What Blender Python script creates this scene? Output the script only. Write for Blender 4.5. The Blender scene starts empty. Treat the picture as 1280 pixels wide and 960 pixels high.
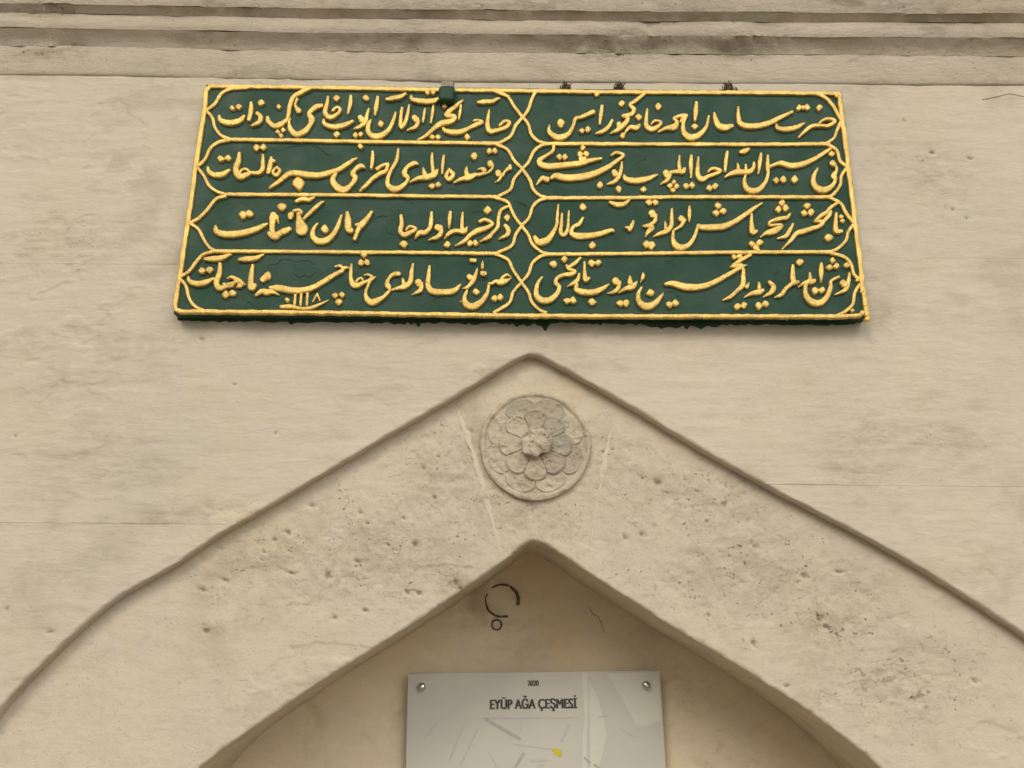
import bpy, math, random
import numpy as np
from mathutils import Matrix, Vector

# ------------------------------------------------------------------ camera
W, H, F = 1280.0, 960.0, 960.0          # photograph's pixels, focal length in them
DIST, CAMZ = 1.30, 1.60                 # camera to wall face, eye height
PITCH, ROLL = math.radians(16.3), math.radians(0.5)
scene = bpy.context.scene
C = scene.collection
cam_data = bpy.data.cameras.new("camera")
cam = bpy.data.objects.new("camera", cam_data)
C.objects.link(cam)
cam_data.sensor_width = 36.0
cam_data.lens = 36.0 * F / W
cam_data.clip_start = 0.02
cam_data.clip_end = 500.0
ROT = Matrix.Rotation(math.pi / 2 + PITCH, 3, 'X') @ Matrix.Rotation(ROLL, 3, 'Z')
cam.matrix_world = Matrix.Translation((0, -DIST, CAMZ)) @ ROT.to_4x4()
scene.camera = cam
cam_data.dof.use_dof = True
cam_data.dof.focus_distance = 1.52
cam_data.dof.aperture_fstop = 8.0

# ------------------------------------------------------------------ light
world = bpy.data.worlds.new("World")
scene.world = world
world.use_nodes = True
wn = world.node_tree
bg = wn.nodes['Background']
sky = wn.nodes.new('ShaderNodeTexSky')
sky.sky_type = 'NISHITA'
sky.sun_disc = False
SUN_EL, SUN_AZ = math.radians(37), math.radians(-24)     # azimuth seen from the wall, to the left of the camera
sky.sun_elevation = SUN_EL
sky.sun_rotation = math.radians(180) - SUN_AZ * -1
sky.dust_density = 4.0
sky.air_density = 1.0
veil = wn.nodes.new('ShaderNodeHueSaturation')           # thin overcast: greyer than clear blue
veil.inputs['Saturation'].default_value = 0.10
wn.links.new(sky.outputs[0], veil.inputs['Color'])
wn.links.new(veil.outputs[0], bg.inputs['Color'])
bg.inputs['Strength'].default_value = 0.10

sun_data = bpy.data.lights.new("sun", 'SUN')
sun_data.energy = 1.5
sun_data.angle = math.radians(24)
sun_data.color = (1.0, 0.935, 0.82)
sun = bpy.data.objects.new("sun", sun_data)
C.objects.link(sun)
sdir = Vector((math.sin(SUN_AZ) * math.cos(SUN_EL), -math.cos(SUN_AZ) * math.cos(SUN_EL), math.sin(SUN_EL)))
sun.rotation_euler = (-sdir).to_track_quat('-Z', 'Y').to_euler()
sun.location = (-2, -4, 6)
vs = scene.view_settings
vs.view_transform = 'Standard'
vs.look = 'None'
vs.exposure = 0.0
vs.gamma = 1.0

# ------------------------------------------------------------------ maths
RN = np.array([[ROT[i][j] for j in range(3)] for i in range(3)])

def unp(px, py, Y):
    """photo pixel -> x, z on the vertical plane at depth Y"""
    px = np.asarray(px, float); py = np.asarray(py, float)
    px, py = np.broadcast_arrays(px, py)
    d = np.stack([px - W / 2, H / 2 - py, np.full(px.shape, -F)], -1) @ RN.T
    t = (Y + DIST) / d[..., 1]
    return d[..., 0] * t, CAMZ + d[..., 2] * t

def _hash(ix, iz, seed):
    h = (ix.astype(np.int64) * 374761393 + iz.astype(np.int64) * 668265263 + seed * 974711) & 0xffffffff
    h = ((h ^ (h >> 13)) * 1274126177) & 0xffffffff
    h = (h ^ (h >> 16)) & 0xffffff
    return h / float(0xffffff)

def vnoise(x, z, seed=0):
    x = np.asarray(x, float) + 1000.0; z = np.asarray(z, float) + 1000.0
    ix = np.floor(x); iz = np.floor(z)
    fx = x - ix; fz = z - iz
    fx = fx * fx * (3 - 2 * fx); fz = fz * fz * (3 - 2 * fz)
    a = _hash(ix, iz, seed); b = _hash(ix + 1, iz, seed); c = _hash(ix, iz + 1, seed); d = _hash(ix + 1, iz + 1, seed)
    return (a + (b - a) * fx + (c - a) * fz + (a - b - c + d) * fx * fz) * 2 - 1

def fbm(x, z, f, oct=4, seed=0, fz=None):
    fz = f if fz is None else fz
    s = 0; a = 1.0; n = 0
    for k in range(oct):
        s = s + a * vnoise(x * f * 2 ** k + 17.3 * k, z * fz * 2 ** k - 9.1 * k, seed + k * 31)
        n += a; a *= 0.5
    return s / n

def smooth(e0, e1, x):
    t = np.clip((x - e0) / (e1 - e0), 0, 1)
    return t * t * (3 - 2 * t)

def catmull(pts, step):
    P = np.asarray(pts, float)
    P = np.vstack([2 * P[0] - P[1], P, 2 * P[-1] - P[-2]])
    out = []
    for i in range(1, len(P) - 2):
        p0, p1, p2, p3 = P[i - 1], P[i], P[i + 1], P[i + 2]
        L = np.linalg.norm((p2 - p1)[:2])
        n = max(1, int(math.ceil(L / step)))
        t = (np.arange(n) / n)[:, None]
        out.append(0.5 * (2 * p1 + (p2 - p0) * t + (2 * p0 - 5 * p1 + 4 * p2 - p3) * t ** 2 + (3 * p1 - p0 - 3 * p2 + p3) * t ** 3))
    out.append(P[-2][None])
    return np.vstack(out)

# ------------------------------------------------------------------ mesh helpers
def mesh_np(name, V, F4, mat, parent=None, smooth_=True, attrs=None, F3=None):
    me = bpy.data.meshes.new(name)
    V = np.asarray(V, np.float32)
    F4 = np.asarray(F4, np.int32).reshape(-1, 4)
    n4 = len(F4)
    F3 = np.zeros((0, 3), np.int32) if F3 is None else np.asarray(F3, np.int32).reshape(-1, 3)
    me.vertices.add(len(V)); me.vertices.foreach_set('co', V.ravel())
    loops = np.concatenate([F4.ravel(), F3.ravel()])
    me.loops.add(len(loops)); me.loops.foreach_set('vertex_index', loops)
    me.polygons.add(n4 + len(F3))
    starts = np.concatenate([np.arange(n4) * 4, n4 * 4 + np.arange(len(F3)) * 3])
    me.polygons.foreach_set('loop_start', starts.astype(np.int32))
    me.polygons.foreach_set('use_smooth', np.full(n4 + len(F3), smooth_, bool))
    for k, a in (attrs or {}).items():
        at = me.attributes.new(k, 'FLOAT', 'POINT')
        at.data.foreach_set('value', np.asarray(a, np.float32))
    me.update(calc_edges=True)
    me.validate()
    me.materials.append(mat)
    o = bpy.data.objects.new(name, me)
    C.objects.link(o)
    if parent is not None:
        o.parent = parent
    return o

def grid_faces(nv, nu, off=0):
    i = np.arange(nv - 1)[:, None] * nu + np.arange(nu - 1)[None]
    i = i.ravel() + off
    return np.stack([i, i + 1, i + nu + 1, i + nu], 1)

def perim(nv, nu):
    g = np.arange(nv * nu).reshape(nv, nu)
    return np.concatenate([g[0, :-1], g[:-1, -1], g[-1, :0:-1], g[:0:-1, 0]])

def spaced(length, step, fine=True):
    """0..1 parameters, finer towards both ends"""
    if not fine or length < 0.05:
        return np.linspace(0, 1, max(3, int(length / step) + 1))
    c = np.array([0, .0006, .0014, .0025, .004, .006, .0085])
    mid = np.linspace(.011, length - .011, max(2, int((length - .022) / step) + 1))
    return np.concatenate([c, mid, (length - c)[::-1]]) / length

class _G: pass
def empty(name, loc, label=None, cat=None, group=None, parent=None):
    o = bpy.data.objects.new(name, None); C.objects.link(o)
    o.location = loc; o.empty_display_size = 0.05
    if label: o['label'] = label
    if cat: o['category'] = cat
    if group: o['group'] = group
    return o

# ------------------------------------------------------------------ materials
def new_mat(name):
    m = bpy.data.materials.new(name); m.use_nodes = True
    nt = m.node_tree
    return m, nt, nt.nodes['Principled BSDF']

def N(nt, typ, **kw):
    n = nt.nodes.new(typ)
    for k, v in kw.items():
        if k.startswith('i_'):
            n.inputs[k[2:].replace('_', ' ')].default_value = v
        else:
            setattr(n, k, v)
    return n

def noise(nt, vec, scale, detail=6, rough=0.6, dist=0.0):
    n = N(nt, 'ShaderNodeTexNoise')
    n.inputs['Scale'].default_value = scale; n.inputs['Detail'].default_value = detail
    n.inputs['Roughness'].default_value = rough; n.inputs['Distortion'].default_value = dist
    nt.links.new(vec, n.inputs['Vector'])
    return n.outputs['Fac']

def ramp(nt, fac, a, b, va=0.0, vb=1.0):
    n = N(nt, 'ShaderNodeMapRange')
    n.interpolation_type = 'SMOOTHSTEP'
    nt.links.new(fac, n.inputs['Value'])
    n.inputs['From Min'].default_value = a; n.inputs['From Max'].default_value = b
    n.inputs['To Min'].default_value = va; n.inputs['To Max'].default_value = vb
    return n.outputs['Result']

def mul(nt, a, b):
    n = N(nt, 'ShaderNodeMath', operation='MULTIPLY')
    nt.links.new(a, n.inputs[0])
    if isinstance(b, (int, float)): n.inputs[1].default_value = b
    else: nt.links.new(b, n.inputs[1])
    return n.outputs[0]

def mix(nt, fac, a, b):
    n = N(nt, 'ShaderNodeMix', data_type='RGBA')
    if isinstance(fac, (int, float)): n.inputs[0].default_value = fac
    else: nt.links.new(fac, n.inputs[0])
    for s, v in ((6, a), (7, b)):
        if isinstance(v, tuple): n.inputs[s].default_value = (*v, 1)
        else: nt.links.new(v, n.inputs[s])
    return n.outputs[2]

def stone_mat(name, base, alt, grime=(.27, .22, .145), grime_amt=.55, speck=.4, bump=.35, yellow=.35, streak=True, rough_amt=1.0, wear0=.0):
    m, nt, p = new_mat(name)
    tc = N(nt, 'ShaderNodeTexCoord').outputs['Object']
    def stretch(sx, sz):
        mp = N(nt, 'ShaderNodeMapping'); nt.links.new(tc, mp.inputs['Vector'])
        mp.inputs['Scale'].default_value = (sx, 1, sz); return mp.outputs['Vector']
    st = stretch(1, 3.0) if streak else stretch(1, 1.5)
    wr = N(nt, 'ShaderNodeAttribute', attribute_name='wear').outputs['Fac']
    sn = N(nt, 'ShaderNodeAttribute', attribute_name='stain').outputs['Fac']
    def add(a, b):
        n = N(nt, 'ShaderNodeMath', operation='ADD'); n.use_clamp = True
        nt.links.new(a, n.inputs[0])
        if isinstance(b, (int, float)): n.inputs[1].default_value = b
        else: nt.links.new(b, n.inputs[1])
        return n.outputs[0]
    wear = add(wr, wear0)
    col = mix(nt, ramp(nt, noise(nt, tc, 2.3, 4, .55), .35, .68), base, alt)
    col = mix(nt, ramp(nt, noise(nt, tc, 5.5, 5, .6, .4), .5, .7, 0, yellow), col, (base[0] * 1.0, base[1] * .94, base[2] * .76))
    # mottled lime wash, cooler and greyer in places
    col = mix(nt, ramp(nt, noise(nt, st, 19, 7, .66, .3), .5, .68, 0, .30), col, (base[0] * .80, base[1] * .80, base[2] * .80))
    col = mix(nt, ramp(nt, noise(nt, st, 12, 7, .6, .6), .56, .70, 0, .35), col, (min(1, base[0] * 1.10), min(1, base[1] * 1.11), min(1, base[2] * 1.12)))
    # washed patches of grey-brown dirt
    g = mul(nt, ramp(nt, noise(nt, st, 7.5, 9, .68, .5), .50, .70), ramp(nt, noise(nt, tc, 1.9, 3, .5), .40, .60))
    col = mix(nt, mul(nt, g, grime_amt * .75), col, grime)
    # broad cloudy staining under the wash
    cl = mul(nt, ramp(nt, noise(nt, tc, 4.2, 3, .5, .8), .50, .66), ramp(nt, noise(nt, tc, 15, 6, .62, .5), .40, .62))
    col = mix(nt, mul(nt, cl, .34 * (.5 + grime_amt)), col, (base[0] * .60, base[1] * .58, base[2] * .52))
    # the mapped stains, broken up
    bro = ramp(nt, noise(nt, st, 26, 8, .7, .4), .38, .62)
    col = mix(nt, mul(nt, mul(nt, sn, bro), .7), col, grime)
    # fine scratches and grain
    sc = mul(nt, ramp(nt, noise(nt, stretch(1, 7), 34, 6, .7, .8), .60, .68), ramp(nt, noise(nt, tc, 4.5, 4, .6), .48, .6))
    col = mix(nt, mul(nt, sc, .28 + .2 * speck), col, (grime[0] * .8, grime[1] * .8, grime[2] * .8))
    fine = noise(nt, st, 75, 9, .74, .3)
    fa = mul(nt, ramp(nt, fine, .52, .74), add(mul(nt, wear, .55), .10 + .25 * speck))
    col = mix(nt, fa, col, grime)
    col = mix(nt, ramp(nt, fine, .45, .25, 0, .22), col, (min(1, base[0] * 1.12), min(1, base[1] * 1.12), min(1, base[2] * 1.14)))
    # pin holes, thick on the worn parts
    hole = None
    for sc_, th in ((95, .30), (190, .33)):
        vo = N(nt, 'ShaderNodeTexVoronoi'); vo.inputs['Scale'].default_value = sc_; vo.inputs['Randomness'].default_value = 1
        wv = N(nt, 'ShaderNodeVectorMath', operation='ADD')
        nz = N(nt, 'ShaderNodeTexNoise'); nz.inputs['Scale'].default_value = sc_ * 1.3; nt.links.new(st, nz.inputs['Vector'])
        vs_ = N(nt, 'ShaderNodeVectorMath', operation='SCALE'); nt.links.new(nz.outputs['Color'], vs_.inputs[0]); vs_.inputs['Scale'].default_value = .9 / sc_
        nt.links.new(tc, wv.inputs[0]); nt.links.new(vs_.outputs[0], wv.inputs[1]); nt.links.new(wv.outputs[0], vo.inputs['Vector'])
        gate = ramp(nt, noise(nt, tc, 24 if sc_ < 100 else 31, 5, .7), .56, .64)
        h = mul(nt, mul(nt, ramp(nt, vo.outputs['Distance'], th, th * .45), gate), add(wear, .10))
        hole = h if hole is None else add(hole, h)
    col = mix(nt, mul(nt, hole, .62), col, (.15, .115, .07))
    at = N(nt, 'ShaderNodeAttribute', attribute_name='dirt')
    col = mix(nt, mul(nt, at.outputs['Fac'], .8), col, (.13, .1, .06))
    nt.links.new(col, p.inputs['Base Color'])
    p.inputs['Roughness'].default_value = .82
    p.inputs['Specular IOR Level'].default_value = .25
    b1 = N(nt, 'ShaderNodeBump'); b1.inputs['Strength'].default_value = min(1, bump * 1.2); b1.inputs['Distance'].default_value = .004
    nt.links.new(noise(nt, st, 38, 10, .72, .4), b1.inputs['Height'])
    b2 = N(nt, 'ShaderNodeBump'); b2.inputs['Distance'].default_value = .0022
    nt.links.new(add(mul(nt, wear, min(1, bump * 1.6)), bump * .45), b2.inputs['Strength'])
    nt.links.new(noise(nt, tc, 240, 6, .75), b2.inputs['Height'])
    nt.links.new(b1.outputs[0], b2.inputs['Normal'])
    b3 = N(nt, 'ShaderNodeBump'); b3.inputs['Strength'].default_value = .8; b3.inputs['Distance'].default_value = .003
    b3.invert = True
    nt.links.new(hole, b3.inputs['Height']); nt.links.new(b2.outputs[0], b3.inputs['Normal'])
    nt.links.new(b3.outputs[0], p.inputs['Normal'])
    return m

CREAM, CREAM2 = (.61, .53, .405), (.56, .495, .385)
M = {}
M['wall'] = stone_mat('limewashed_stone', CREAM, CREAM2)
M['arch'] = stone_mat('arch_stone', (.605, .52, .39), (.56, .485, .37), speck=.6, bump=.4, grime_amt=.5, streak=False)
M['arch_smooth'] = stone_mat('arch_stone_smooth', (.60, .50, .35), (.575, .485, .345), speck=.3, bump=.3, grime_amt=.35, streak=False)
M['keystone'] = stone_mat('keystone_stone', (.61, .525, .385), (.58, .495, .365), speck=.6, bump=.5, grime_amt=.5, streak=False)
M['rosette'] = stone_mat('rosette_stone', (.585, .50, .365), (.54, .46, .34), wear0=.6, speck=.9, bump=.75, grime_amt=.7, streak=False)
M['petal_grey'] = stone_mat('petal_grey', (.47, .41, .31), (.42, .365, .275), wear0=.6, speck=1.0, bump=.75, grime_amt=.7, streak=False)
M['petal_pink'] = stone_mat('petal_pink', (.48, .40, .30), (.44, .365, .275), wear0=.7, speck=1.0, bump=.75, grime_amt=.7, streak=False)
M['cornice'] = stone_mat('cornice_stone', (.575, .495, .375), (.53, .46, .35), speck=.9, bump=.7, grime_amt=.8)
M['niche'] = stone_mat('niche_plaster', (.78, .64, .43), (.70, .58, .41), grime=(.36, .26, .14), speck=.2, bump=.22, grime_amt=1.0, yellow=.7, streak=False)
M['mortar'] = stone_mat('mortar', (.63, .55, .42), (.60, .52, .395), speck=.2, bump=.3, grime_amt=.2, streak=False)
M['joint'] = stone_mat('joint_mortar', (.42, .35, .24), (.40, .33, .23), speck=.3, bump=.3, grime_amt=.3)

def green_mat():
    m, nt, p = new_mat('green_paint')
    tc = N(nt, 'ShaderNodeTexCoord').outputs['Object']
    col = mix(nt, ramp(nt, noise(nt, tc, 6, 5, .6), .35, .7), (.018, .057, .033), (.030, .069, .041))
    col = mix(nt, ramp(nt, noise(nt, tc, 60, 6, .7), .6, .8, 0, .5), col, (.045, .085, .06))
    at = N(nt, 'ShaderNodeAttribute', attribute_name='dirt')
    col = mix(nt, mul(nt, at.outputs['Fac'], .7), col, (.008, .018, .012))
    nt.links.new(col, p.inputs['Base Color'])
    nt.links.new(ramp(nt, noise(nt, tc, 20, 5, .6),   .3, .7, .45, .65), p.inputs['Roughness'])
    p.inputs['Specular IOR Level'].default_value = .2
    b = N(nt, 'ShaderNodeBump'); b.inputs['Strength'].default_value = .45; b.inputs['Distance'].default_value = .002
    nt.links.new(noise(nt, tc, 90, 8, .65, .4), b.inputs['Height'])
    nt.links.new(b.outputs[0], p.inputs['Normal'])
    return m
M['green'] = green_mat()

def gold_mat():
    m, nt, p = new_mat('gold_paint')
    tc = N(nt, 'ShaderNodeTexCoord').outputs['Object']
    col = mix(nt, ramp(nt, noise(nt, tc, 30, 5, .65), .35, .7), (.90, .62, .18), (.62, .42, .13))
    col = mix(nt, ramp(nt, noise(nt, tc, 150, 6, .75), .60, .74, 0, .8), col, (.25, .16, .05))
    nt.links.new(col, p.inputs['Base Color'])
    p.inputs['Metallic'].default_value = .72
    nt.links.new(ramp(nt, noise(nt, tc, 80, 5, .6), .3, .7, .26, .42), p.inputs['Roughness'])
    b = N(nt, 'ShaderNodeBump'); b.inputs['Strength'].default_value = .85; b.inputs['Distance'].default_value = .0024
    nt.links.new(noise(nt, tc, 260, 6, .7, .3), b.inputs['Height'])
    nt.links.new(b.outputs[0], p.inputs['Normal'])
    return m
M['gold'] = gold_mat()

def plain(name, col, rough=.6, metal=0.0, var=.12, scale=40, bump=.1):
    m, nt, p = new_mat(name)
    tc = N(nt, 'ShaderNodeTexCoord').outputs['Object']
    c = mix(nt, ramp(nt, noise(nt, tc, scale, 5, .6), .35, .65), col, tuple(v * (1 - var) for v in col))
    nt.links.new(c, p.inputs['Base Color'])
    p.inputs['Roughness'].default_value = rough; p.inputs['Metallic'].default_value = metal
    b = N(nt, 'ShaderNodeBump'); b.inputs['Strength'].default_value = bump; b.inputs['Distance'].default_value = .001
    nt.links.new(noise(nt, tc, scale * 4, 5, .6), b.inputs['Height'])
    nt.links.new(b.outputs[0], p.inputs['Normal'])
    return m
M['sign'] = plain('sign_sheet', (.54, .51, .43), .4, 0, .05, 9, .02)
M['sign_pale'] = plain('pale_sheet', (.62, .59, .49), .4, 0, .05, 9, .02)
M['sign_grey'] = plain('sign_print_grey', (.42, .40, .345), .35, 0, .1, 60, .02)
M['sign_faint'] = plain('sign_print_faint', (.49, .465, .40), .35, 0, .05, 60, .02)
M['ink'] = plain('sign_ink', (.055, .045, .035), .5, 0, .3, 60, .02)
M['yellow'] = plain('sign_yellow', (.62, .52, .03), .4, 0, .1, 60, .02)
M['steel'] = plain('polished_steel', (.62, .6, .57), .16, 1.0, .1, 30, .03)
M['rust'] = plain('rusty_iron', (.16, .095, .05), .85, 0, .65, 120, .8)
M['moss'] = plain('dry_moss', (.115, .075, .04), .9, 0, .5, 200, .5)
M['ground'] = plain('paving', (.30, .26, .205), .85, 0, .25, 3, .4)
M['clamp_top'] = plain('weathered_paint', (.30, .26, .17), .7, 0, .3, 200, .4)

# ------------------------------------------------------------------ ground
gv, gf = [], []
bpy_me = None
g = np.linspace(-1, 1, 41); g = np.sign(g) * np.abs(g) ** 2.2 * 150
gx, gy = np.meshgrid(g, g)
o = mesh_np('ground', np.stack([gx.ravel(), gy.ravel() - 2, 0.01 * fbm(gx, gy, .6).ravel() - .01], 1), grid_faces(41, 41), M['ground'])
o['kind'] = 'structure'

# ------------------------------------------------------------------ fountain masonry
fountain = empty('stone_fountain', (0, 0, 0), 'cream limewashed stone fountain front with a pointed arch niche and moulded cornice', 'fountain')
YB, YN = 0.024, 0.31        # arch band face, niche back
OUT_L = [(-150, 1300), (-135, 1180), (-95, 1040), (-40, 935), (0, 879), (22, 859), (56, 825), (90, 791), (124, 761), (150, 742.5), (180, 726), (202, 716), (225, 703), (244, 688), (262, 673), (281, 662), (320, 643), (350, 625), (408, 587), (467, 555), (525, 520), (583, 489), (636, 455), (652, 446), (661, 442.5)]
OUT_R = [(1500, 1300), (1490, 1180), (1465, 1050), (1425, 940), (1375, 868), (1325, 822), (1280, 790), (1231, 761), (1197, 739), (1137, 697.5), (1092, 675), (1047, 652.5), (1002, 630), (950, 602), (885, 568), (832, 534), (780, 502), (746, 482.5), (713, 466), (686, 451), (671, 444), (661, 442.5)]
INN_L = [(95, 1300), (115, 1180), (150, 1090), (200, 1000), (247.5, 956), (277, 937), (334, 899), (371, 872), (409, 845), (450, 821), (484, 802), (521, 777), (560, 750), (585, 733), (622.5, 709), (651, 684.6), (660, 678), (666, 676)]
INN_R = [(1255, 1300), (1240, 1180), (1210, 1090), (1155, 1005), (1100, 956), (1062, 926), (1032, 904), (987, 871), (939, 843), (894, 815.6), (845, 787.5), (800, 759), (747, 723), (714, 702), (690, 686), (676.7, 679), (666, 676)]

def plane_curve(pts, Y, step=.002, seed=5, amp=.0011):
    x, z = unp([p[0] for p in pts], [p[1] for p in pts], Y)
    q = np.stack([x, z], 1)
    for _ in range(2): q[1:-3] = np.vstack([q[1:2], (.25 * q[:-2] + .5 * q[1:-1] + .25 * q[2:])[1:-2]])
    c = catmull(q, step)
    # to the ground: a straight jamb below the springing
    x0 = c[0, 0]
    down = np.stack([np.full(60, x0), np.linspace(0.0, c[0, 1], 61)[:-1]], 1)
    c = np.vstack([down, c])
    d = np.gradient(c, axis=0); d /= np.linalg.norm(d, axis=1)[:, None] + 1e-9
    n = np.stack([-d[:, 1], d[:, 0]], 1)
    fade = smooth(0, .03, np.abs(c[:, 0] - c[-1, 0]))[:, None]
    w = amp * (fbm(c[:, 0], c[:, 1], 70, 4, seed) + .35 * fbm(c[:, 0], c[:, 1], 14, 3, seed + 3))[:, None]
    return c + n * w * fade

oL, oR = plane_curve(OUT_L, 0.0, seed=5), plane_curve(OUT_R, 0.0, seed=6)
bOL, bOR = plane_curve(OUT_L, YB, seed=5, amp=0), plane_curve(OUT_R, YB, seed=6, amp=0)
iL, iR = plane_curve(INN_L, YB, seed=7, amp=.0016), plane_curve(INN_R, YB, seed=8, amp=.0016)

# rough patches and single pits, found on the photograph and fixed to the wall
def patchmask(x, z, items, Y):
    m = np.zeros_like(x)
    for px, py, rx, ry in items:
        cx, cz = unp(px, py, Y)
        m = np.maximum(m, np.exp(-(((x - cx) / (rx * .0015)) ** 2 + ((z - cz) / (ry * .0015)) ** 2)))
    return m
ROUGH_WALL = [(1160, 220, 40, 50), (1200, 550, 60, 16), (1080, 560, 40, 14), (190, 650, 60, 8), (1090, 600, 60, 15), (100, 300, 60, 40), (300, 640, 40, 15)]
PITS_WALL = [(252, 424, 4, 1.6), (292, 480, 3, 1.5), (62, 790, 4, 2.5), (8, 761, 3, 2.5), (1212, 198, 5, 2), (1165, 190, 4, 3), (1190, 262, 2.5, 2), (1208, 273, 2.5, 2), (1130, 150, 2, 2), (344, 541, 2, 2), (18, 545, 3, 2), (560, 620, 0, 0)]
PITS_BAND = [(822, 603, 5, 4), (803, 597, 3, 3), (802, 668, 3, 2), (781, 671, 3, 3), (944, 683, 4, 3), (1005, 719, 6, 4), (1050, 715, 6, 2.5), (1025, 773, 5, 4), (1034, 784, 5, 3), (942, 804, 3, 4), (886, 769, 2, 2), (1218, 850, 4, 3), (983, 858, 3, 2),
             (390, 632, 5, 2.5), (362, 750, 0, 0), (363, 716, 5, 2.5), (281, 725, 5, 2.5), (253, 737, 6, 2.5), (343, 674, 3, 3), (360, 666, 3, 3), (410, 719, 6, 5), (455, 763, 5, 2.5), (418, 772, 3, 3), (258, 788, 6, 4), (459, 654, 3, 2), (447, 702, 3, 2), (485, 681, 3, 2),
             (519, 680, 4, 4), (523, 741, 4, 3), (508, 740, 3, 3), (570, 728, 4, 5), (575, 735, 3, 5), (530, 585, 3, 2), (548, 570, 2.5, 2), (543, 622, 2.5, 2), (505, 648, 2, 2), (590, 540, 2, 2), (600, 800, 0, 0), (330, 690, 3, 2), (450, 640, 3, 2)]
def pits(x, z, items, Y):
    d = np.zeros_like(x)
    for px, py, rx, ry in items:
        if rx == 0: continue
        cx, cz = unp(px, py, Y)
        a, b = rx * .0013, ry * .0013
        dx, dz = x - cx, z - cz
        near = (np.abs(dx) < 4 * a) & (np.abs(dz) < 4 * b + .004)
        if not near.any(): continue
        q = (dx / a + .35 * dz / b) ** 2 + (dz / b) ** 2
        q = q * (1 + .8 * vnoise(x * 260, z * 260, 3)) + .35 * vnoise(x * 520, z * 520, 8)
        d = np.maximum(d, np.where(near, np.exp(-q * .8), 0))
    return d

STAINS = [(120, 545, 25, 30, .5), (140, 590, 34, 20, .45), (60, 600, 44, 30, .4), (258, 638, 9, 11, .7), (190, 652, 60, 7, .5), (130, 690, 18, 12, .5), (85, 715, 44, 14, .45), (215, 640, 40, 12, .35),
          (1090, 345, 9, 8, 1.0), (1083, 313, 8, 8, .7), (1086, 372, 6, 14, .6), (1160, 215, 60, 50, .4), (1130, 545, 70, 28, .45), (1200, 560, 60, 40, .4), (1060, 575, 40, 25, .4), (100, 300, 60, 40, .3), (30, 420, 60, 30, .3), (70, 180, 70, 30, .25),
          (1210, 200, 10, 5, .6), (1165, 190, 8, 7, .5), (1190, 560, 40, 6, .5), (1075, 630, 40, 14, .35), (1230, 700, 40, 30, .3), (690, 410, 60, 10, .3), (850, 430, 90, 25, .2), (1105, 395, 30, 16, .5),
          (600, 470, 60, 20, .3), (940, 590, 40, 20, .3), (30, 760, 40, 50, .3), (90, 470, 90, 40, .22)]
STAINS_BAND = [(520, 680, 70, 36, .55), (570, 728, 22, 22, .9), (470, 690, 60, 30, .5), (430, 720, 60, 30, .45), (340, 690, 60, 26, .6), (300, 700, 40, 24, .5), (258, 788, 14, 9, .7), (600, 640, 24, 60, .4), (545, 600, 50, 50, .4), (590, 560, 20, 40, .45),
               (900, 630, 80, 44, .5), (850, 610, 60, 34, .5), (950, 710, 100, 50, .45), (1030, 780, 50, 22, .6), (1070, 720, 60, 24, .5), (795, 660, 30, 30, .5), (880, 700, 60, 40, .35), (1100, 850, 80, 50, .3), (1220, 850, 50, 40, .3), (700, 660, 34, 18, .6), (655, 640, 26, 14, .5), (770, 600, 14, 40, .35), (100, 850, 50, 60, .15)]
ROUGH_BAND = [(480, 680, 110, 70), (560, 610, 80, 70), (390, 710, 90, 50), (310, 700, 60, 34), (840, 630, 90, 50), (770, 590, 50, 40), (940, 720, 110, 60), (1060, 770, 60, 40), (1130, 850, 70, 50), (660, 640, 70, 50)]
def stainmask(x, z, items, Y):
    m = np.zeros_like(x)
    for px, py, rx, ry, am in items:
        cx, cz = unp(px, py, Y)
        m = np.maximum(m, am * np.exp(-(((x - cx) / (rx * .0015)) ** 2 + ((z - cz) / (ry * .0015)) ** 2)))
    return m

def wall_disp(x, z, seed, Y=0.0, rough=0.0, pit_items=(), rough_items=(), streak=1.0, scatter=0.0):
    y = .0035 * fbm(x, z, 2.2, 3, 40) + .0011 * fbm(x, z, 14, 4, 50)
    y = y + streak * .0009 * fbm(x, z, 16, 5, 60, fz=75)
    y = y + .0005 * fbm(x, z, 45, 4, 61)
    # shallow flaked hollows with a sharp lip
    fl = fbm(x, z, 9, 5, 64, fz=17)
    y = y + .0013 * smooth(.12, .2, fl) * smooth(-.1, .25, fbm(x, z, 2.6, 2, 65))
    rm = np.clip(rough + patchmask(x, z, rough_items, Y) * (1.0 if rough > 0 else .55), 0, 1.2)
    f = fbm(x, z, 70, 4, 70)
    y = y + rm * (.0021 * f + .0030 * np.maximum(0, fbm(x, z, 30, 5, 80, fz=48) - .1) + .0016 * np.maximum(0, fbm(x, z, 110, 3, 81) - .15))
    dirt = np.zeros_like(x)
    if len(pit_items):
        p = pits(x, z, pit_items, Y)
        y = y + .0035 * np.clip(p, 0, 1.2); dirt = np.maximum(dirt, smooth(.35, 1.0, p) * .85)
    # scattered pinholes
    s = vnoise(x * 210, z * 240, 91) * .6 + vnoise(x * 120, z * 130, 92) * .5
    cl = smooth(-.05, .45, fbm(x, z, 8, 3, 95))
    p2 = smooth(.5, .75, s) * np.clip(cl * scatter + cl * .9 * rm, 0, 1)
    y = y + .0024 * p2
    wall_disp.wear = rm
    dirt = np.maximum(dirt, p2 * .6)
    return y, dirt

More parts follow.
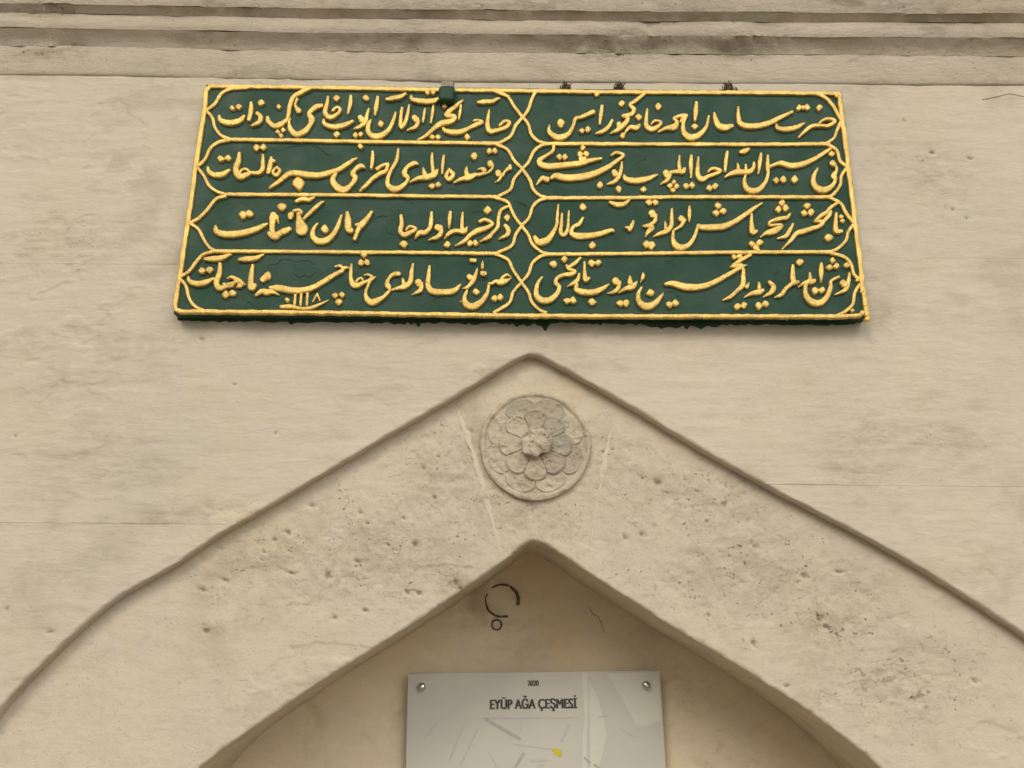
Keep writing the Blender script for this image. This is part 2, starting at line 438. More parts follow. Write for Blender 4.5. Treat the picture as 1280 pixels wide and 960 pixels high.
def stone(name, X, Z, Y0, radii, back, mat, parent, fine_to=.07, disp_kw=None, dists=None, dirt_edge=0.0):
    """carved block: displaced front grid with worn arrises and returns going back into the wall"""
    nv, nu = X.shape
    y, dirt = wall_disp(X, Z, 0, Y0, **(disp_kw or {}))
    def cum(ax):
        d = np.sqrt(np.diff(X, axis=ax) ** 2 + np.diff(Z, axis=ax) ** 2)
        pad = [(0, 0), (0, 0)]; pad[ax] = (1, 0)
        return np.pad(np.cumsum(d, axis=ax), pad)
    cu, cv = cum(1), cum(0)
    dd = {'l': cu, 'r': cu[:, -1:] - cu, 'b': cv, 't': cv[-1:] - cv}
    if dists: dd.update(dists)
    for k, r in radii.items():
        d = dd[k]
        r = np.broadcast_to(np.asarray(r, float), d.shape) if not np.isscalar(r) else np.full_like(d, r)
        wob = r * (1 + .45 * vnoise(X * 60, Z * 60, 12))
        wob = np.where(r < .0012, r * np.clip(.35 + 2.2 * fbm(X, Z, 6, 4, 13), .05, 1.6), wob)
        q = np.clip(1 - d / wob, 0, 1)
        y = y + wob * (1 - np.sqrt(np.clip(1 - q * q, 0, 1)))
    V = [np.stack([X.ravel(), (Y0 + y).ravel(), Z.ravel()], 1)]
    D = [dirt.ravel()]
    Wr = [np.asarray(wall_disp.wear).ravel()]
    St = [stainmask(X, Z, STAINS if Y0 == 0 else STAINS_BAND, Y0).ravel()]
    F_ = [grid_faces(nv, nu)]
    P = perim(nv, nu); n = len(P)
    pv = V[0][P]
    V.append(pv.copy()); D.append(dirt.ravel()[P]); Wr.append(Wr[0][P]); St.append(St[0][P])
    t = np.roll(pv, -1, 0) - np.roll(pv, 1, 0)
    nrm = np.stack([t[:, 2], -t[:, 0]], 1); nrm /= np.linalg.norm(nrm, axis=1)[:, None] + 1e-9
    ys = list(np.arange(.003, fine_to, .0045)) + ([back - Y0] if back - Y0 > fine_to else [])
    prev = nv * nu + np.arange(n); off = nv * nu + n
    s = np.cumsum(np.linalg.norm(pv - np.roll(pv, 1, 0), axis=1))
    y0 = pv[:, 1]
    for k, yy in enumerate(ys):
        w = .0012 * fbm(s, np.full(n, yy), 30, 4, 33) * min(1, yy / .012)
        v = np.stack([pv[:, 0] + nrm[:, 0] * w, np.maximum(y0 + .0005 * (k + 1), Y0 + yy), pv[:, 2] + nrm[:, 1] * w], 1)
        V.append(v); D.append(np.zeros(n)); Wr.append(Wr[0][P]); St.append(St[0][P])
        cur = off + np.arange(n)
        F_.append(np.stack([prev, np.roll(prev, -1), np.roll(cur, -1), cur], 1))
        prev = cur; off += n
    return mesh_np(name, np.vstack(V), np.vstack(F_), mat, parent, attrs={'dirt': np.concatenate(D), 'wear': np.concatenate(Wr), 'stain': np.concatenate(St)})

def xgrid(x0, x1, step=.0025, lo=-1.02, hi=1.02):
    """fine where the photograph looks, coarse beyond"""
    a, b = max(x0, lo), min(x1, hi)
    L = b - a
    mid = a + spaced(L, step) * L
    left = np.linspace(x0, a, max(2, int((a - x0) / .05) + 1))[:-1] if x0 < a - 1e-6 else []
    right = np.linspace(b, x1, max(2, int((x1 - b) / .05) + 1))[1:] if x1 > b + 1e-6 else []
    return np.concatenate([left, mid, right])

XL, XR = -2.1, 2.1
_, zTop = unp(640, 98, 0.0)
_, z330 = unp(100, 330, 0.0); _, z322 = unp(1180, 323, 0.0)
_, z653 = unp(100, 654, 0.0); _, z605 = unp(1120, 607, 0.0)
_, z980 = unp(640, 985, 0.0)
zTop, z330, z322, z653, z605, z980 = map(float, (zTop, z330, z322, z653, z605, z980))
apx, apz = oL[-1]
JG = .00015
def cz(curve, x):          # height of the arch edge above x
    c = curve[np.argsort(curve[:, 0], kind='stable')]
    return np.interp(x, c[:, 0], c[:, 1])
def cx_(curve, z):
    c = curve[np.argsort(curve[:, 1], kind='stable')]
    return np.interp(z, c[:, 1], c[:, 0])

def col_block(x0, x1, lo, hi, curve, rj=.0007, kw=None, name='wall_block'):
    xs = xgrid(x0 + JG, x1 - JG)
    base = np.full_like(xs, lo + JG)
    arch = np.zeros_like(xs, bool)
    if curve is not None:
        c = cz(curve, xs); arch = c > base; base = np.maximum(base, c)
    ts = spaced(hi - lo, .0025)
    Z = base[None] + ts[:, None] * (hi - JG - base)[None]
    X = np.broadcast_to(xs, Z.shape).copy()
    rb = np.where(arch, .0055, rj)[None]
    db = (Z - base[None]) * .86
    return stone(name, X, Z, 0.0, {'l': rj, 'r': rj, 't': rj, 'b': rb}, YN + .03, M['wall'], fountain,
                 disp_kw=kw, dists={'b': db})

kwW = dict(pit_items=PITS_WALL, rough_items=ROUGH_WALL, scatter=.12)
xk, _ = unp(676, 420, 0.0); xk = float(apx)
col_block(XL, xk, z330, zTop + .02, None, kw=kwW)
col_block(xk, XR, z322, zTop + .02, None, kw=kwW)

def mid_block(side):
    # course cut by the arch: ends where the arch edge rises through it
    if side == 'L': return col_block(XL, xk + JG, z653, z330, oL, kw=kwW)
    return col_block(xk - JG, XR, z605, z322, oR, kw=kwW)
mid_block('L'); mid_block('R')

def row_block(side, zlo, zhi, fine=True, name='wall_block'):
    L = zhi - zlo
    zs = zlo + JG + spaced(L, .003 if fine else .06, True) * (L - 2 * JG)
    cv = oL if side == 'L' else oR
    xe = cx_(cv, zs)
    if side == 'L':
        Lx = max(.3, float(np.max(xe)) - max(XL, -1.02))
        t = np.concatenate([np.linspace(0, 1, 12)[:-1] * .0, []])
        far = np.linspace(XL, -1.25, 18)
        inner = spaced(1.0, .003 if fine else .03)
        X = np.hstack([np.broadcast_to(far[:-1], (len(zs), 17)), -1.25 + inner[None] * (xe[:, None] + 1.25)])
        d = (xe[:, None] - X) * .72
        rad = {'r': .0055, 'l': .001, 'b': .0007, 't': .0007}; dst = {'r': d}
    else:
        far = np.linspace(1.45, XR, 14)
        inner = spaced(1.0, .003 if fine else .03)
        X = np.hstack([xe[:, None] + inner[None] * (1.45 - xe[:, None]), np.broadcast_to(far[1:], (len(zs), 13))])
        d = (X - xe[:, None]) * .6
        rad = {'l': .0055, 'r': .001, 'b': .0007, 't': .0007}; dst = {'l': d}
    Z = np.broadcast_to(zs[:, None], X.shape).copy()
    return stone(name, X, Z, 0.0, rad, YN + .03, M['wall'], fountain, disp_kw=kwW, dists=dst)
row_block('L', z980, z653); row_block('R', z980, z605)
for s in 'LR':
    row_block(s, .95, z980, False); row_block(s, .48, .95, False); row_block(s, -.02, .48, False)

# faint mortar in the wall joints
def ribbon(name, pts, Y, hgt, mat, parent, step=2.0, jit=.12, sect=None, seed=0, base_in=.0008, lift=0.0):
    """raised stroke: centre line with widths in photo pixels, laid on the plane at depth Y; hgt in metres or None"""
    c = catmull(pts, step)
    c[:, 2] = np.maximum(c[:, 2], 1.0)
    d = np.gradient(c[:, :2], axis=0); d /= np.linalg.norm(d, axis=1)[:, None] + 1e-9
    # rounded ends
    def cap(p, dr, w):
        a = np.array([.45, .8, .97]); r = w / 2
        e = [np.array([*(p + dr * r * .8 * (s)), w * math.sqrt(max(0, 1 - s * s))]) for s in a]
        return np.array(e)
    c = np.vstack([cap(c[0, :2], -d[0], c[0, 2])[::-1], c, cap(c[-1, :2], d[-1], c[-1, 2])])
    d = np.gradient(c[:, :2], axis=0); d /= np.linalg.norm(d, axis=1)[:, None] + 1e-9
    n = np.stack([-d[:, 1], d[:, 0]], 1)
    m = len(c)
    s = np.arange(m)
    wl = c[:, 2] * (1 + jit * vnoise(s * .35, s * 0 + seed, 4)); wr = c[:, 2] * (1 + jit * vnoise(s * .35, s * 0 + seed + 50, 5))
    if sect is None:
        sect = ((-1.04, -.2), (-1.02, .45), (-.95, .80), (-.76, .95), (-.35, 1.0), (.35, 1.0), (.76, .95), (.95, .80), (1.02, .45), (1.04, -.2))
    V = []
    x1, _ = unp(c[:, 0] + 1, c[:, 1], Y); x0, _ = unp(c[:, 0], c[:, 1], Y)
    mpp = x1 - x0
    for u, h in sect:
        w = np.where(u < 0, wl, wr) * .5
        px = c[:, 0] + n[:, 0] * u * w; py = c[:, 1] + n[:, 1] * u * w
        x, z = unp(px, py, Y - lift)
        hh = np.clip(c[:, 2] * mpp * 1.1, .0030, .0062) if hgt is None else np.minimum(hgt, c[:, 2] * mpp * .8)
        hh = hh * (1 + .07 * vnoise(s * .5, s * 0 + seed, 9))
        V.append(np.stack([x, Y - hh * h + (base_in if h < 0 else 0), z], 1))
    V = np.stack(V, 1).reshape(-1, 3)
    k = len(sect)
    F_ = grid_faces(m, k)
    return mesh_np(name, V, F_, mat, parent, attrs={'dirt': np.zeros(len(V))})

FLAT = ((-1, -.3), (-.9, .6), (-.5, 1), (0, 1), (.5, 1), (.9, .6), (1, -.3))

# arch stones ---------------------------------------------------------------
def arclen(c):
    return np.concatenate([[0], np.cumsum(np.linalg.norm(np.diff(c, axis=0), axis=1))])
def at_px(curve, px, py, Y):
    x, z = unp(px, py, Y)
    return int(np.argmin((curve[:, 0] - x) ** 2 + (curve[:, 1] - z) ** 2))
def pairs(outc, innc, marks):
    s0, s1 = arclen(outc), arclen(innc)
    res = []
    for (ox, oy), (ix, iy) in marks:
        res.append((s0[at_px(outc, ox, oy, YB)], s1[at_px(innc, ix, iy, YB)]))
    return s0, s1, res
MK_L = [((-150, 1300), (95, 1300)), ((-95, 1040), (150, 1090)), ((0, 879), (200, 1000)), ((215, 708), (352, 886)), ((281, 662), (409, 845)), ((420, 580), (521, 777)), ((566, 499), (630, 704)), ((661, 442.5), (666, 676))]
MK_R = [((1500, 1300), (1255, 1300)), ((1465, 1050), (1210, 1090)), ((1340, 835), (1155, 1005)), ((1197, 739), (1032, 904)), ((1100, 679), (955, 853)), ((885, 568), (845, 787)), ((762, 492), (738, 717)), ((661, 442.5), (666, 676))]

def band_lines(outc, innc, marks, i0, i1, step=.0024):
    s0, s1, pr = pairs(outc, innc, marks)
    O, I = [], []
    for k in range(i0, i1):
        (a0, b0), (a1, b1) = pr[k], pr[k + 1]
        n = max(3, int(max(a1 - a0, b1 - b0) / step))
        t = np.linspace(0, 1, n + 1)
        if k < i1 - 1: t = t[:-1]
        for A, s, q0, q1, cv in ((O, s0, a0, a1, outc), (I, s1, b0, b1, innc)):
            q = q0 + t * (q1 - q0)
            A.append(np.stack([np.interp(q, s, cv[:, 0]), np.interp(q, s, cv[:, 1])], 1))
    return np.vstack(O), np.vstack(I)

def band_stone(O, I, mat, kw, name='arch_stone', rend=.00015, step=.0024):
    L = np.linalg.norm(O - I, axis=1).mean() + .03
    O2 = O + (O - I) / np.linalg.norm(O - I, axis=1)[:, None] * .03
    t = spaced(L, step)
    X = O2[:, 0][:, None] * (1 - t) + I[:, 0][:, None] * t
    Z = O2[:, 1][:, None] * (1 - t) + I[:, 1][:, None] * t
    return stone(name, X, Z, YB, {'l': .001, 'r': .006, 'b': rend, 't': rend}, YN + .02, mat, fountain,
                 fine_to=YN + .02 - YB, disp_kw=kw)

KB = dict(pit_items=PITS_BAND, rough_items=ROUGH_BAND, rough=.12, scatter=.12, streak=.4)
band_stone(*band_lines(bOL, iL, MK_L, 3, 6), M['arch'], KB)
band_stone(*band_lines(bOL, iL, MK_L, 1, 3), M['arch'], KB)
band_stone(*band_lines(bOL, iL, MK_L, 0, 1), M['arch'], KB)
band_stone(*band_lines(bOR, iR, MK_R, 4, 6), M['arch'], KB)
band_stone(*band_lines(bOR, iR, MK_R, 1, 4), M['arch'], KB)
band_stone(*band_lines(bOR, iR, MK_R, 0, 1), M['arch'], KB)
OL, IL = band_lines(bOL, iL, MK_L, 6, 7); OR, IR = band_lines(bOR, iR, MK_R, 6, 7)
keystone = band_stone(np.vstack([OL, OR[::-1][1:]]), np.vstack([IL, IR[::-1][1:]]), M['keystone'],
                      KB, name='keystone')
# jambs under the springing
for cv_o, cv_i in ((bOL, iL), (bOR, iR)):
    zs = np.linspace(-.02, 1, 2)
    z_o = unp(0, 1300, YB)[1]
    n = 40
    for a, b in ((0.0, .5), (.5, 1.0)):
        zz = np.linspace(a, b, n) * float(z_o)
        O = np.stack([np.full(n, cv_o[0, 0]), zz], 1); I = np.stack([np.full(n, cv_i[0, 0]), zz], 1)
        band_stone(O, I, M['arch'], KB, name='jamb_stone', step=.012)

# mortar fillets beside the keystone, and the cracks
ribbon('mortar_joint', [(572, 515, 4), (578, 530, 6), (590, 562, 7.5), (602, 600, 7.5), (612, 640, 7), (622, 676, 5), (626, 692, 3)], YB - .0002, .0015, M['mortar'], fountain, sect=FLAT, jit=.55, seed=3)
ribbon('mortar_joint', [(764, 535, 3), (760, 556, 6), (754, 588, 6.5), (748, 620, 3), (742, 655, 2), (736, 688, 1.5)], YB - .0002, .0013, M['mortar'], fountain, sect=FLAT, jit=.6, seed=4)
CR = ((-1, -.4), (-.6, .5), (0, .8), (.6, .5), (1, -.4))
def crack(pts, Y=-.0003):
    ribbon('crack', pts, Y, .0005, M['joint'], fountain, sect=CR, jit=.7, base_in=.003, seed=len(pts))
# joints of the two middle courses show as broken dark lines

crack([(1228, 124, 1.2), (1240, 122, 2.2), (1252, 119, 2.5), (1262, 117, 2.0), (1272, 119, 2.4), (1290, 122, 2.0), (1320, 124, 1)])
# niche back wall -----------------------------------------------------------
xa, za = unp(100, 985, YN); xb, zb = unp(1200, 640, YN)
xs = np.concatenate([np.linspace(-1.0, -.62, 12)[:-1], np.arange(-.62, .66, .005), np.linspace(.66, 1.0, 12)])
zs = np.concatenate([np.linspace(-.02, float(za), 24)[:-1], np.arange(float(za), float(zb) + .05, .005)])
X, Z = np.meshgrid(xs, zs)
Yd = .006 * fbm(X, Z, 2.5, 3, 21) + .0018 * fbm(X, Z, 12, 4, 22) + .0005 * fbm(X, Z, 60, 3, 23)
NB = mesh_np('niche_wall', np.stack([X.ravel(), (YN + Yd).ravel(), Z.ravel()], 1), grid_faces(*X.shape), M['niche'], fountain,
             attrs={'dirt': np.zeros(X.size)})
ribbon('crack', [(735, 757, 1.5), (742, 768, 3), (748, 772, 2), (755, 790, 1.6)], YN - .0005, .0008, M['joint'], fountain, sect=CR, jit=.5, base_in=.004)

# masonry core behind everything
cv = np.array([[x, y, z] for z in (-.02, 3.1) for y in (.42, .9) for x in (XL, XR)])
mesh_np('wall_core', cv, [[0, 1, 3, 2], [4, 6, 7, 5], [0, 4, 5, 1], [2, 3, 7, 6], [0, 2, 6, 4], [1, 5, 7, 3]], M['wall'], fountain, smooth_=False)

# cornice --------------------------------------------------------------------
def zoff(x):
    """the old mouldings wander by a few millimetres"""
    return .0062 * smooth(-.35, -1.0, x) - 0.0 + .003 * smooth(.2, 1.2, x) + .0012 * fbm(x, x * 0, 3, 3, 77)
def moulding(name, prof, rough=.4, step=.003, join_back=None, seed=0):
    P = []
    for py, Y in prof:
        x, z = unp(640, py, Y); P.append((Y, float(z)))
    P = np.array(P)
    Q = [P[0]]
    for a, b in zip(P[:-1], P[1:]):
        n = max(1, int(np.linalg.norm(b - a) / step))
        for k in range(1, n + 1): Q.append(a + (b - a) * k / n)
    Q = np.array(Q)
    # soften creases
    for _ in range(5):
        R = Q.copy(); R[1:-1] = .25 * Q[:-2] + .5 * Q[1:-1] + .25 * Q[2:]; Q = R
    if join_back is not None: Q = np.vstack([Q, [join_back, Q[-1, 1] + .001]])
    xs = xgrid(XL, XR, .003, -1.15, 1.15)
    m, n = len(Q), len(xs)
    X = np.broadcast_to(xs, (m, n)); Y = np.broadcast_to(Q[:, 0][:, None], (m, n)).copy(); Z = np.broadcast_to(Q[:, 1][:, None], (m, n)) + zoff(X)
    s = arclen(Q)[:, None]
    rm = np.clip(rough * (.75 + 1.1 * fbm(X, Z, 5, 3, 44)), 0, 1) + 1.1 * patchmask(X, Z, [(780, 50, 110, 25), (930, 52, 60, 18), (690, 10, 140, 14), (1080, 8, 80, 14), (60, 10, 60, 14), (60, 55, 50, 14)], -.03)
    Z = Z + .0022 * fbm(X, s + 0 * X, 5, 5, 145 + seed, fz=3)
    dn = .0018 * fbm(X, s + 0 * X, 12, 4, 45 + seed) + rm * (.0042 * fbm(X, s + 0 * X, 38, 5, 46 + seed) + .0085 * np.maximum(0, fbm(X, s + 0 * X, 18, 4, 47 + seed) - .1))
    pt = smooth(.55, .85, vnoise(X * 110, (s + 0 * X) * 150, 48)) * np.clip(rm * smooth(.0, .5, fbm(X, Z, 7, 3, 49)), 0, 1)
    nx = np.gradient(Q, axis=0); nx /= np.linalg.norm(nx, axis=1)[:, None] + 1e-9
    Y = Y + (dn + .003 * pt) * np.clip(nx[:, 1], .35, 1)[:, None]
    Z = Z + (dn + .003 * pt) * np.clip(-nx[:, 0], 0, 1)[:, None]
    return mesh_np(name, np.stack([X.ravel(), Y.ravel(), Z.ravel()], 1), grid_faces(m, n), M['cornice'], fountain, attrs={'dirt': (pt * .6).ravel(), 'wear': rm.ravel(), 'stain': stainmask(X, Z, [(290, 74, 30, 12, .8), (350, 76, 60, 10, .6), (765, 52, 40, 14, .9), (925, 55, 34, 10, .9), (510, 57, 14, 7, .8), (290, 12, 60, 6, .7), (560, 12, 90, 5, .7), (1080, 14, 70, 8, .8), (850, 22, 60, 8, .7), (40, 14, 50, 6, .7), (60, 52, 60, 8, .6), (690, 14, 60, 8, .5), (1240, 20, 50, 8, .6), (460, 62, 60, 6, .4)], -.04).ravel()})
moulding('frieze', [(105, .02), (104.3, .001), (103.4, -.001), (102, -.0030), (98, -.0048), (80, -.0078), (66, -.0085)], .25, seed=1)
moulding('cavetto_moulding', [(66, -.0085), (63, -.0095), (59, -.0125), (55, -.016), (51, -.0205), (48, -.025), (45, -.0285), (43, -.030)], .45, seed=2)
moulding('fillet_moulding', [(43, -.030), (40, -.0325), (36, -.0335), (28, -.0335), (25, -.033)], .25, seed=3)
moulding('upper_cavetto_moulding', [(25, -.033), (22.5, -.0345), (19, -.0395), (15.5, -.0445), (13, -.047)], .5, seed=4)
moulding('crown_moulding', [(13, -.047), (9, -.0495), (0, -.051), (-30, -.055), (-36, -.085), (-60, -.10), (-100, -.125), (-108, -.15), (-150, -.152)], .6, step=.004, join_back=.9, seed=5)

# rosette --------------------------------------------------------------------
RC = unp(669, 557, YB); RX, RZ = float(RC[0]), float(RC[1])
RL = float(unp(599, 557, YB)[0]); RRt = float(unp(739, 557, YB)[0])
RAD = (RRt - RL) / 2
def polar(name, f, r0, r1, a0, a1, nr, na, mat, parent, cx=RX, cz=RZ, closed=False, dirt=None):
    """relief in polar form: f(r, a) gives radius scale and height out of the stone"""
    t = np.linspace(0, 1, nr)[:, None]; a = np.linspace(a0, a1, na)[None]
    R, Hh = f(t, a)
    X = cx + R * np.cos(a); Z = cz + R * np.sin(a)
    Yv = YB - Hh - .0016 * fbm(X, Z, 110, 4, 14) - .0024 * fbm(X, Z, 34, 4, 15) + .0022 * smooth(.1, .4, fbm(X, Z, 60, 4, 16))
    return mesh_np(name, np.stack([X.ravel(), Yv.ravel(), Z.ravel()], 1), grid_faces(nr, na), mat, parent,
                   attrs={'dirt': np.zeros(X.size) if dirt is None else (dirt + 0 * X).ravel()})
def f_disc(t, a):
    R = RAD * t * (1.0 + .006 * np.sin(3 * a) + .004 * np.sin(7 * a + 1)) + 0 * a
    q = t + 0 * a
    h = .0070 + .0042 * smooth(.86, .93, q) - .0012 * smooth(.93, .985, q)
    h = np.where(q > .985, h - (q - .985) / .015 * .02, h)
    return R, h
rosette = polar('rosette', f_disc, 0, 1, 0, 2 * math.pi, 90, 240, M['rosette'], fountain)
# dark chased groove round the disc
def f_groove(t, a):
    R = RAD * (1.01 + .05 * t) * (1 + .006 * np.sin(3 * a)) + 0 * a
    return R, -.002 + .004 * smooth(.55, 1, t + 0 * a)
rng = random.Random(4)
GREY = {1: 'petal_grey', 2: 'petal_grey', 3: 'petal_pink'}
for layer, (cnt, rin, rout, h0, ph) in enumerate(((8, .50, .90, .0087, math.pi / 8), (8, .22, .655, .0128, 0.0))):
    for k in range(cnt):
        ac = ph + k * 2 * math.pi / cnt
        half = math.pi / cnt * (.985 if layer else .99)
        wear = rng.uniform(.45, 1.0) * (1.0 if math.sin(ac) > -.2 else .7)
        def f(t, a, ac=ac, half=half, rin=rin, rout=rout, h0=h0, wear=wear, layer=layer):
            u = (a - ac) / half
            lobe = rout * (1 - .16 * np.abs(u) ** 2.6)
            R = RAD * (rin + (lobe - rin) * t)
            edge = np.maximum(smooth(.84, .95, t + 0 * a), smooth(.80, .95, np.abs(u) + 0 * t) * smooth(.25, .7, t + 0 * a) * .8)
            dish = -.0026 * wear * np.sin(math.pi * np.clip(t, 0, 1)) * (1 - u ** 2)
            h = h0 + .0018 * wear * edge + dish + .0016 * (1 - t)
            h = h - .0042 * smooth(.93, 1.0, t + 0 * a)
            h = h - .0018 * smooth(.95, 1.0, np.abs(u) + 0 * t)
            return R, h
        deg = math.degrees(ac) % 360
        mt = 'rosette'
        if layer == 0 and 60 < deg < 120: mt = 'petal_grey'
        if layer == 1 and deg in (0.0, 45.0): mt = 'petal_grey'
        if layer == 1 and deg in (90.0, 315.0): mt = 'petal_pink'
        if layer == 0 and 20 < 360 - deg < 50: mt = 'petal_pink'
        polar('petal', f, 0, 1, ac - half, ac + half, 26, 26, M[mt], rosette)
def f_boss(t, a):
    n = 7
    lob = 1 + .085 * np.cos(n * (a - .25)) + .05 * np.sin(2 * a + .7) + .05 * np.sin(3 * a + 2)
    q = t + 0 * a
    R = RAD * .255 * lob * np.minimum(q * 1.18, 1.0) * (1 - .0 * q)
    h = .0290 + .0012 * np.cos(n * (a - .25)) * q ** 2 - .0030 * (q * 1.18) ** 3 + .0022 * np.cos(2 * a + 1) * np.sin(q * 6)
    h = np.where(q > .847, .0290 - .0030 - (q - .847) / .153 * .021, h)
    return R, h
polar('rosette_boss', f_boss, 0, 1, 0, 2 * math.pi, 60, 140, M['rosette'], rosette, cx=RX + .001, cz=RZ + .001)

# ------------------------------------------------------------------ inscription plaque
YP = -.028
plaque = empty('inscription_plaque', (0, YP, float(unp(650, 400, YP)[1])), 'green painted marble plaque with raised gold Ottoman inscription in eight cartouches', 'plaque')
def pl(o):
    """keep world position while parented to the plaque"""
    o.parent = plaque
    o.matrix_parent_inverse = Matrix.Translation(-Vector(plaque.location))
    return o
TL, TR, BR, BL = (258, 106), (1052, 115), (1086, 396), (217, 392)
tx, tz = unp([TL[0], TR[0], BR[0], BL[0]], [TL[1], TR[1], BR[1], BL[1]], YP)
u = np.linspace(0, 1, 620)[None]; v = np.linspace(0, 1, 230)[:, None]
X = (tx[3] * (1 - u) + tx[2] * u) * (1 - v) + (tx[0] * (1 - u) + tx[1] * u) * v
Z = (tz[3] * (1 - u) + tz[2] * u) * (1 - v) + (tz[0] * (1 - u) + tz[1] * u) * v
Yv = .0010 * fbm(X, Z, 7, 3, 101) + .0006 * fbm(X, Z, 30, 4, 102)
CRK = [('D1', '745 100 800 88 830 60 880 62 930 75 1000 68 1055 92'), ('D1', '925 170 950 190 990 178 1030 190 1075 155'), ('C2', '135 240 160 210 185 188 225 178 260 185'),
       ('C2', '370 60 410 70 450 100'), ('C2', '235 260 265 305 320 315'), ('C2', '875 158 905 150 945 152'), ('C2', '1175 70 1210 75 1265 110'), ('C2', '1020 105 1060 100'),
       ('B3', '905 215 935 200 975 182'), ('B4', '310 355 335 330 360 318'), ('D2', '650 370 660 345 690 338 725 345'), ('D2', '960 205 1000 210 1050 200'), ('D4', '570 165 605 148'),
       ('B2', '705 405 750 410 800 428'), ('B1', '620 100 690 125 740 105 800 90 940 85 985 105 1030 145 1075 160'), ('D3', '880 240 900 205 930 180'), ('D3', '1055 300 1100 295 1140 320 1170 350'),
       ('D1', '575 370 620 392'), ('C3', '5 75 40 92 75 105'), ('C3', '80 230 110 245'), ('D3', '1060 75 1130 65'), ('D2', '550 40 610 50 690 45')]
ORG = {'A1': (240, 95), 'A2': (440, 95), 'A3': (640, 95), 'A4': (850, 95), 'B1': (230, 168), 'B2': (440, 168), 'B3': (640, 168), 'B4': (850, 168),
       'C1': (225, 240), 'C2': (440, 240), 'C3': (645, 240), 'C4': (860, 240), 'D1': (210, 315), 'D2': (430, 315), 'D3': (650, 315), 'D4': (870, 315)}
SC = 220 / 1280
ORG.update({'X1': (565, 318), 'X2': (325, 245), 'X3': (430, 318), 'X4': (590, 175), 'X8': (220, 325)})
SCK = {'X1': 90 / 1152, 'X2': 90 / 1152, 'X3': 90 / 1152, 'X4': 60 / 1152, 'X8': 120 / 1280}
dirt = np.zeros_like(X)
for key, s in CRK:
    q = np.array(list(map(float, s.split()))).reshape(-1, 2) * SC + np.array(ORG[key])
    qx, qz = unp(q[:, 0], q[:, 1], YP)
    c = catmull(np.stack([qx, qz], 1), .0012)
    c = c + .0006 * np.stack([vnoise(c[:, 0] * 300, c[:, 1] * 300, 1), vnoise(c[:, 0] * 300, c[:, 1] * 300, 2)], 1)
    bx0, bx1, bz0, bz1 = c[:, 0].min() - .006, c[:, 0].max() + .006, c[:, 1].min() - .006, c[:, 1].max() + .006
    sel = (X > bx0) & (X < bx1) & (Z > bz0) & (Z < bz1)
    xs_, zs_ = X[sel], Z[sel]
    dm = np.min(np.hypot(xs_[:, None] - c[None, :, 0], zs_[:, None] - c[None, :, 1]), axis=1)
    above = .0012 * np.exp(-(dm / .003) ** 2)
    Yv[sel] += .0022 * np.exp(-(dm / .0011) ** 2) - above * .5
    dirt[sel] = np.maximum(dirt[sel], np.exp(-(dm / .001) ** 2))
gx_, gz_ = X, Z
nv, nu = X.shape
V0 = np.stack([X.ravel(), (YP + Yv).ravel(), Z.ravel()], 1)
P = perim(nv, nu)
Vs, Fs, Ds = [V0], [grid_faces(nv, nu)], [dirt.ravel()]
prev = P; off = len(V0)
cen = V0.mean(0)
for k, dy in enumerate((.0015, .006, .012, .018, .024, .032)):
    v_ = V0[P].copy(); v_[:, 1] = YP + dy
    j = .0012 * fbm(v_[:, 0], v_[:, 2] + dy * 4, 60, 3, 7)
    v_[:, 2] += j + (.0 if k else .0)
    v_[:, 0] += np.sign(v_[:, 0] - cen[0]) * .0005 * (k > 0)
    Vs.append(v_); Ds.append(np.zeros(len(P)))
    cur = off + np.arange(len(P)); Fs.append(np.stack([prev, np.roll(prev, -1), np.roll(cur, -1), cur], 1)); prev = cur; off += len(P)
slab = pl(mesh_np('slab', np.vstack(Vs), np.vstack(Fs), M['green'], attrs={'dirt': np.concatenate(Ds)}))
# paint that ran on to the wall along the lower edge
for (x0, x1, dp) in ((222, 330, 2.5), (318, 470, 3.5), (355, 368, 5.5), (455, 560, 4.5), (520, 527, 7), (550, 640, 4.5), (625, 668, 6.5), (664, 700, 8), (676, 690, 12.5), (695, 800, 4), (748, 754, 6), (790, 905, 7.5), (890, 960, 3.5), (950, 1070, 2.5)):
    n = 26; xs_ = np.linspace(x0, x1, n)
    top = 395 + (xs_ - 217) * .0046
    e = np.sin(np.linspace(0, math.pi, n)) ** .35
    bot = top + 5 + dp * e * (.75 + .5 * vnoise(xs_ * .22, xs_ * 0 + 3, 5))
    pv = []
    for q, yy in ((0, -.0035), (.5, -.0040), (.92, -.0034), (1.0, .002)):
        x, z = unp(xs_, top + (bot - top) * q, -.002)
        pv.append(np.stack([x, np.full(n, yy), z], 1))
    pv = np.stack(pv, 0)
    pl(mesh_np('paint_run', pv.reshape(-1, 3), grid_faces(4, n), M['green'], attrs={'dirt': np.full(4 * n, .25)}))

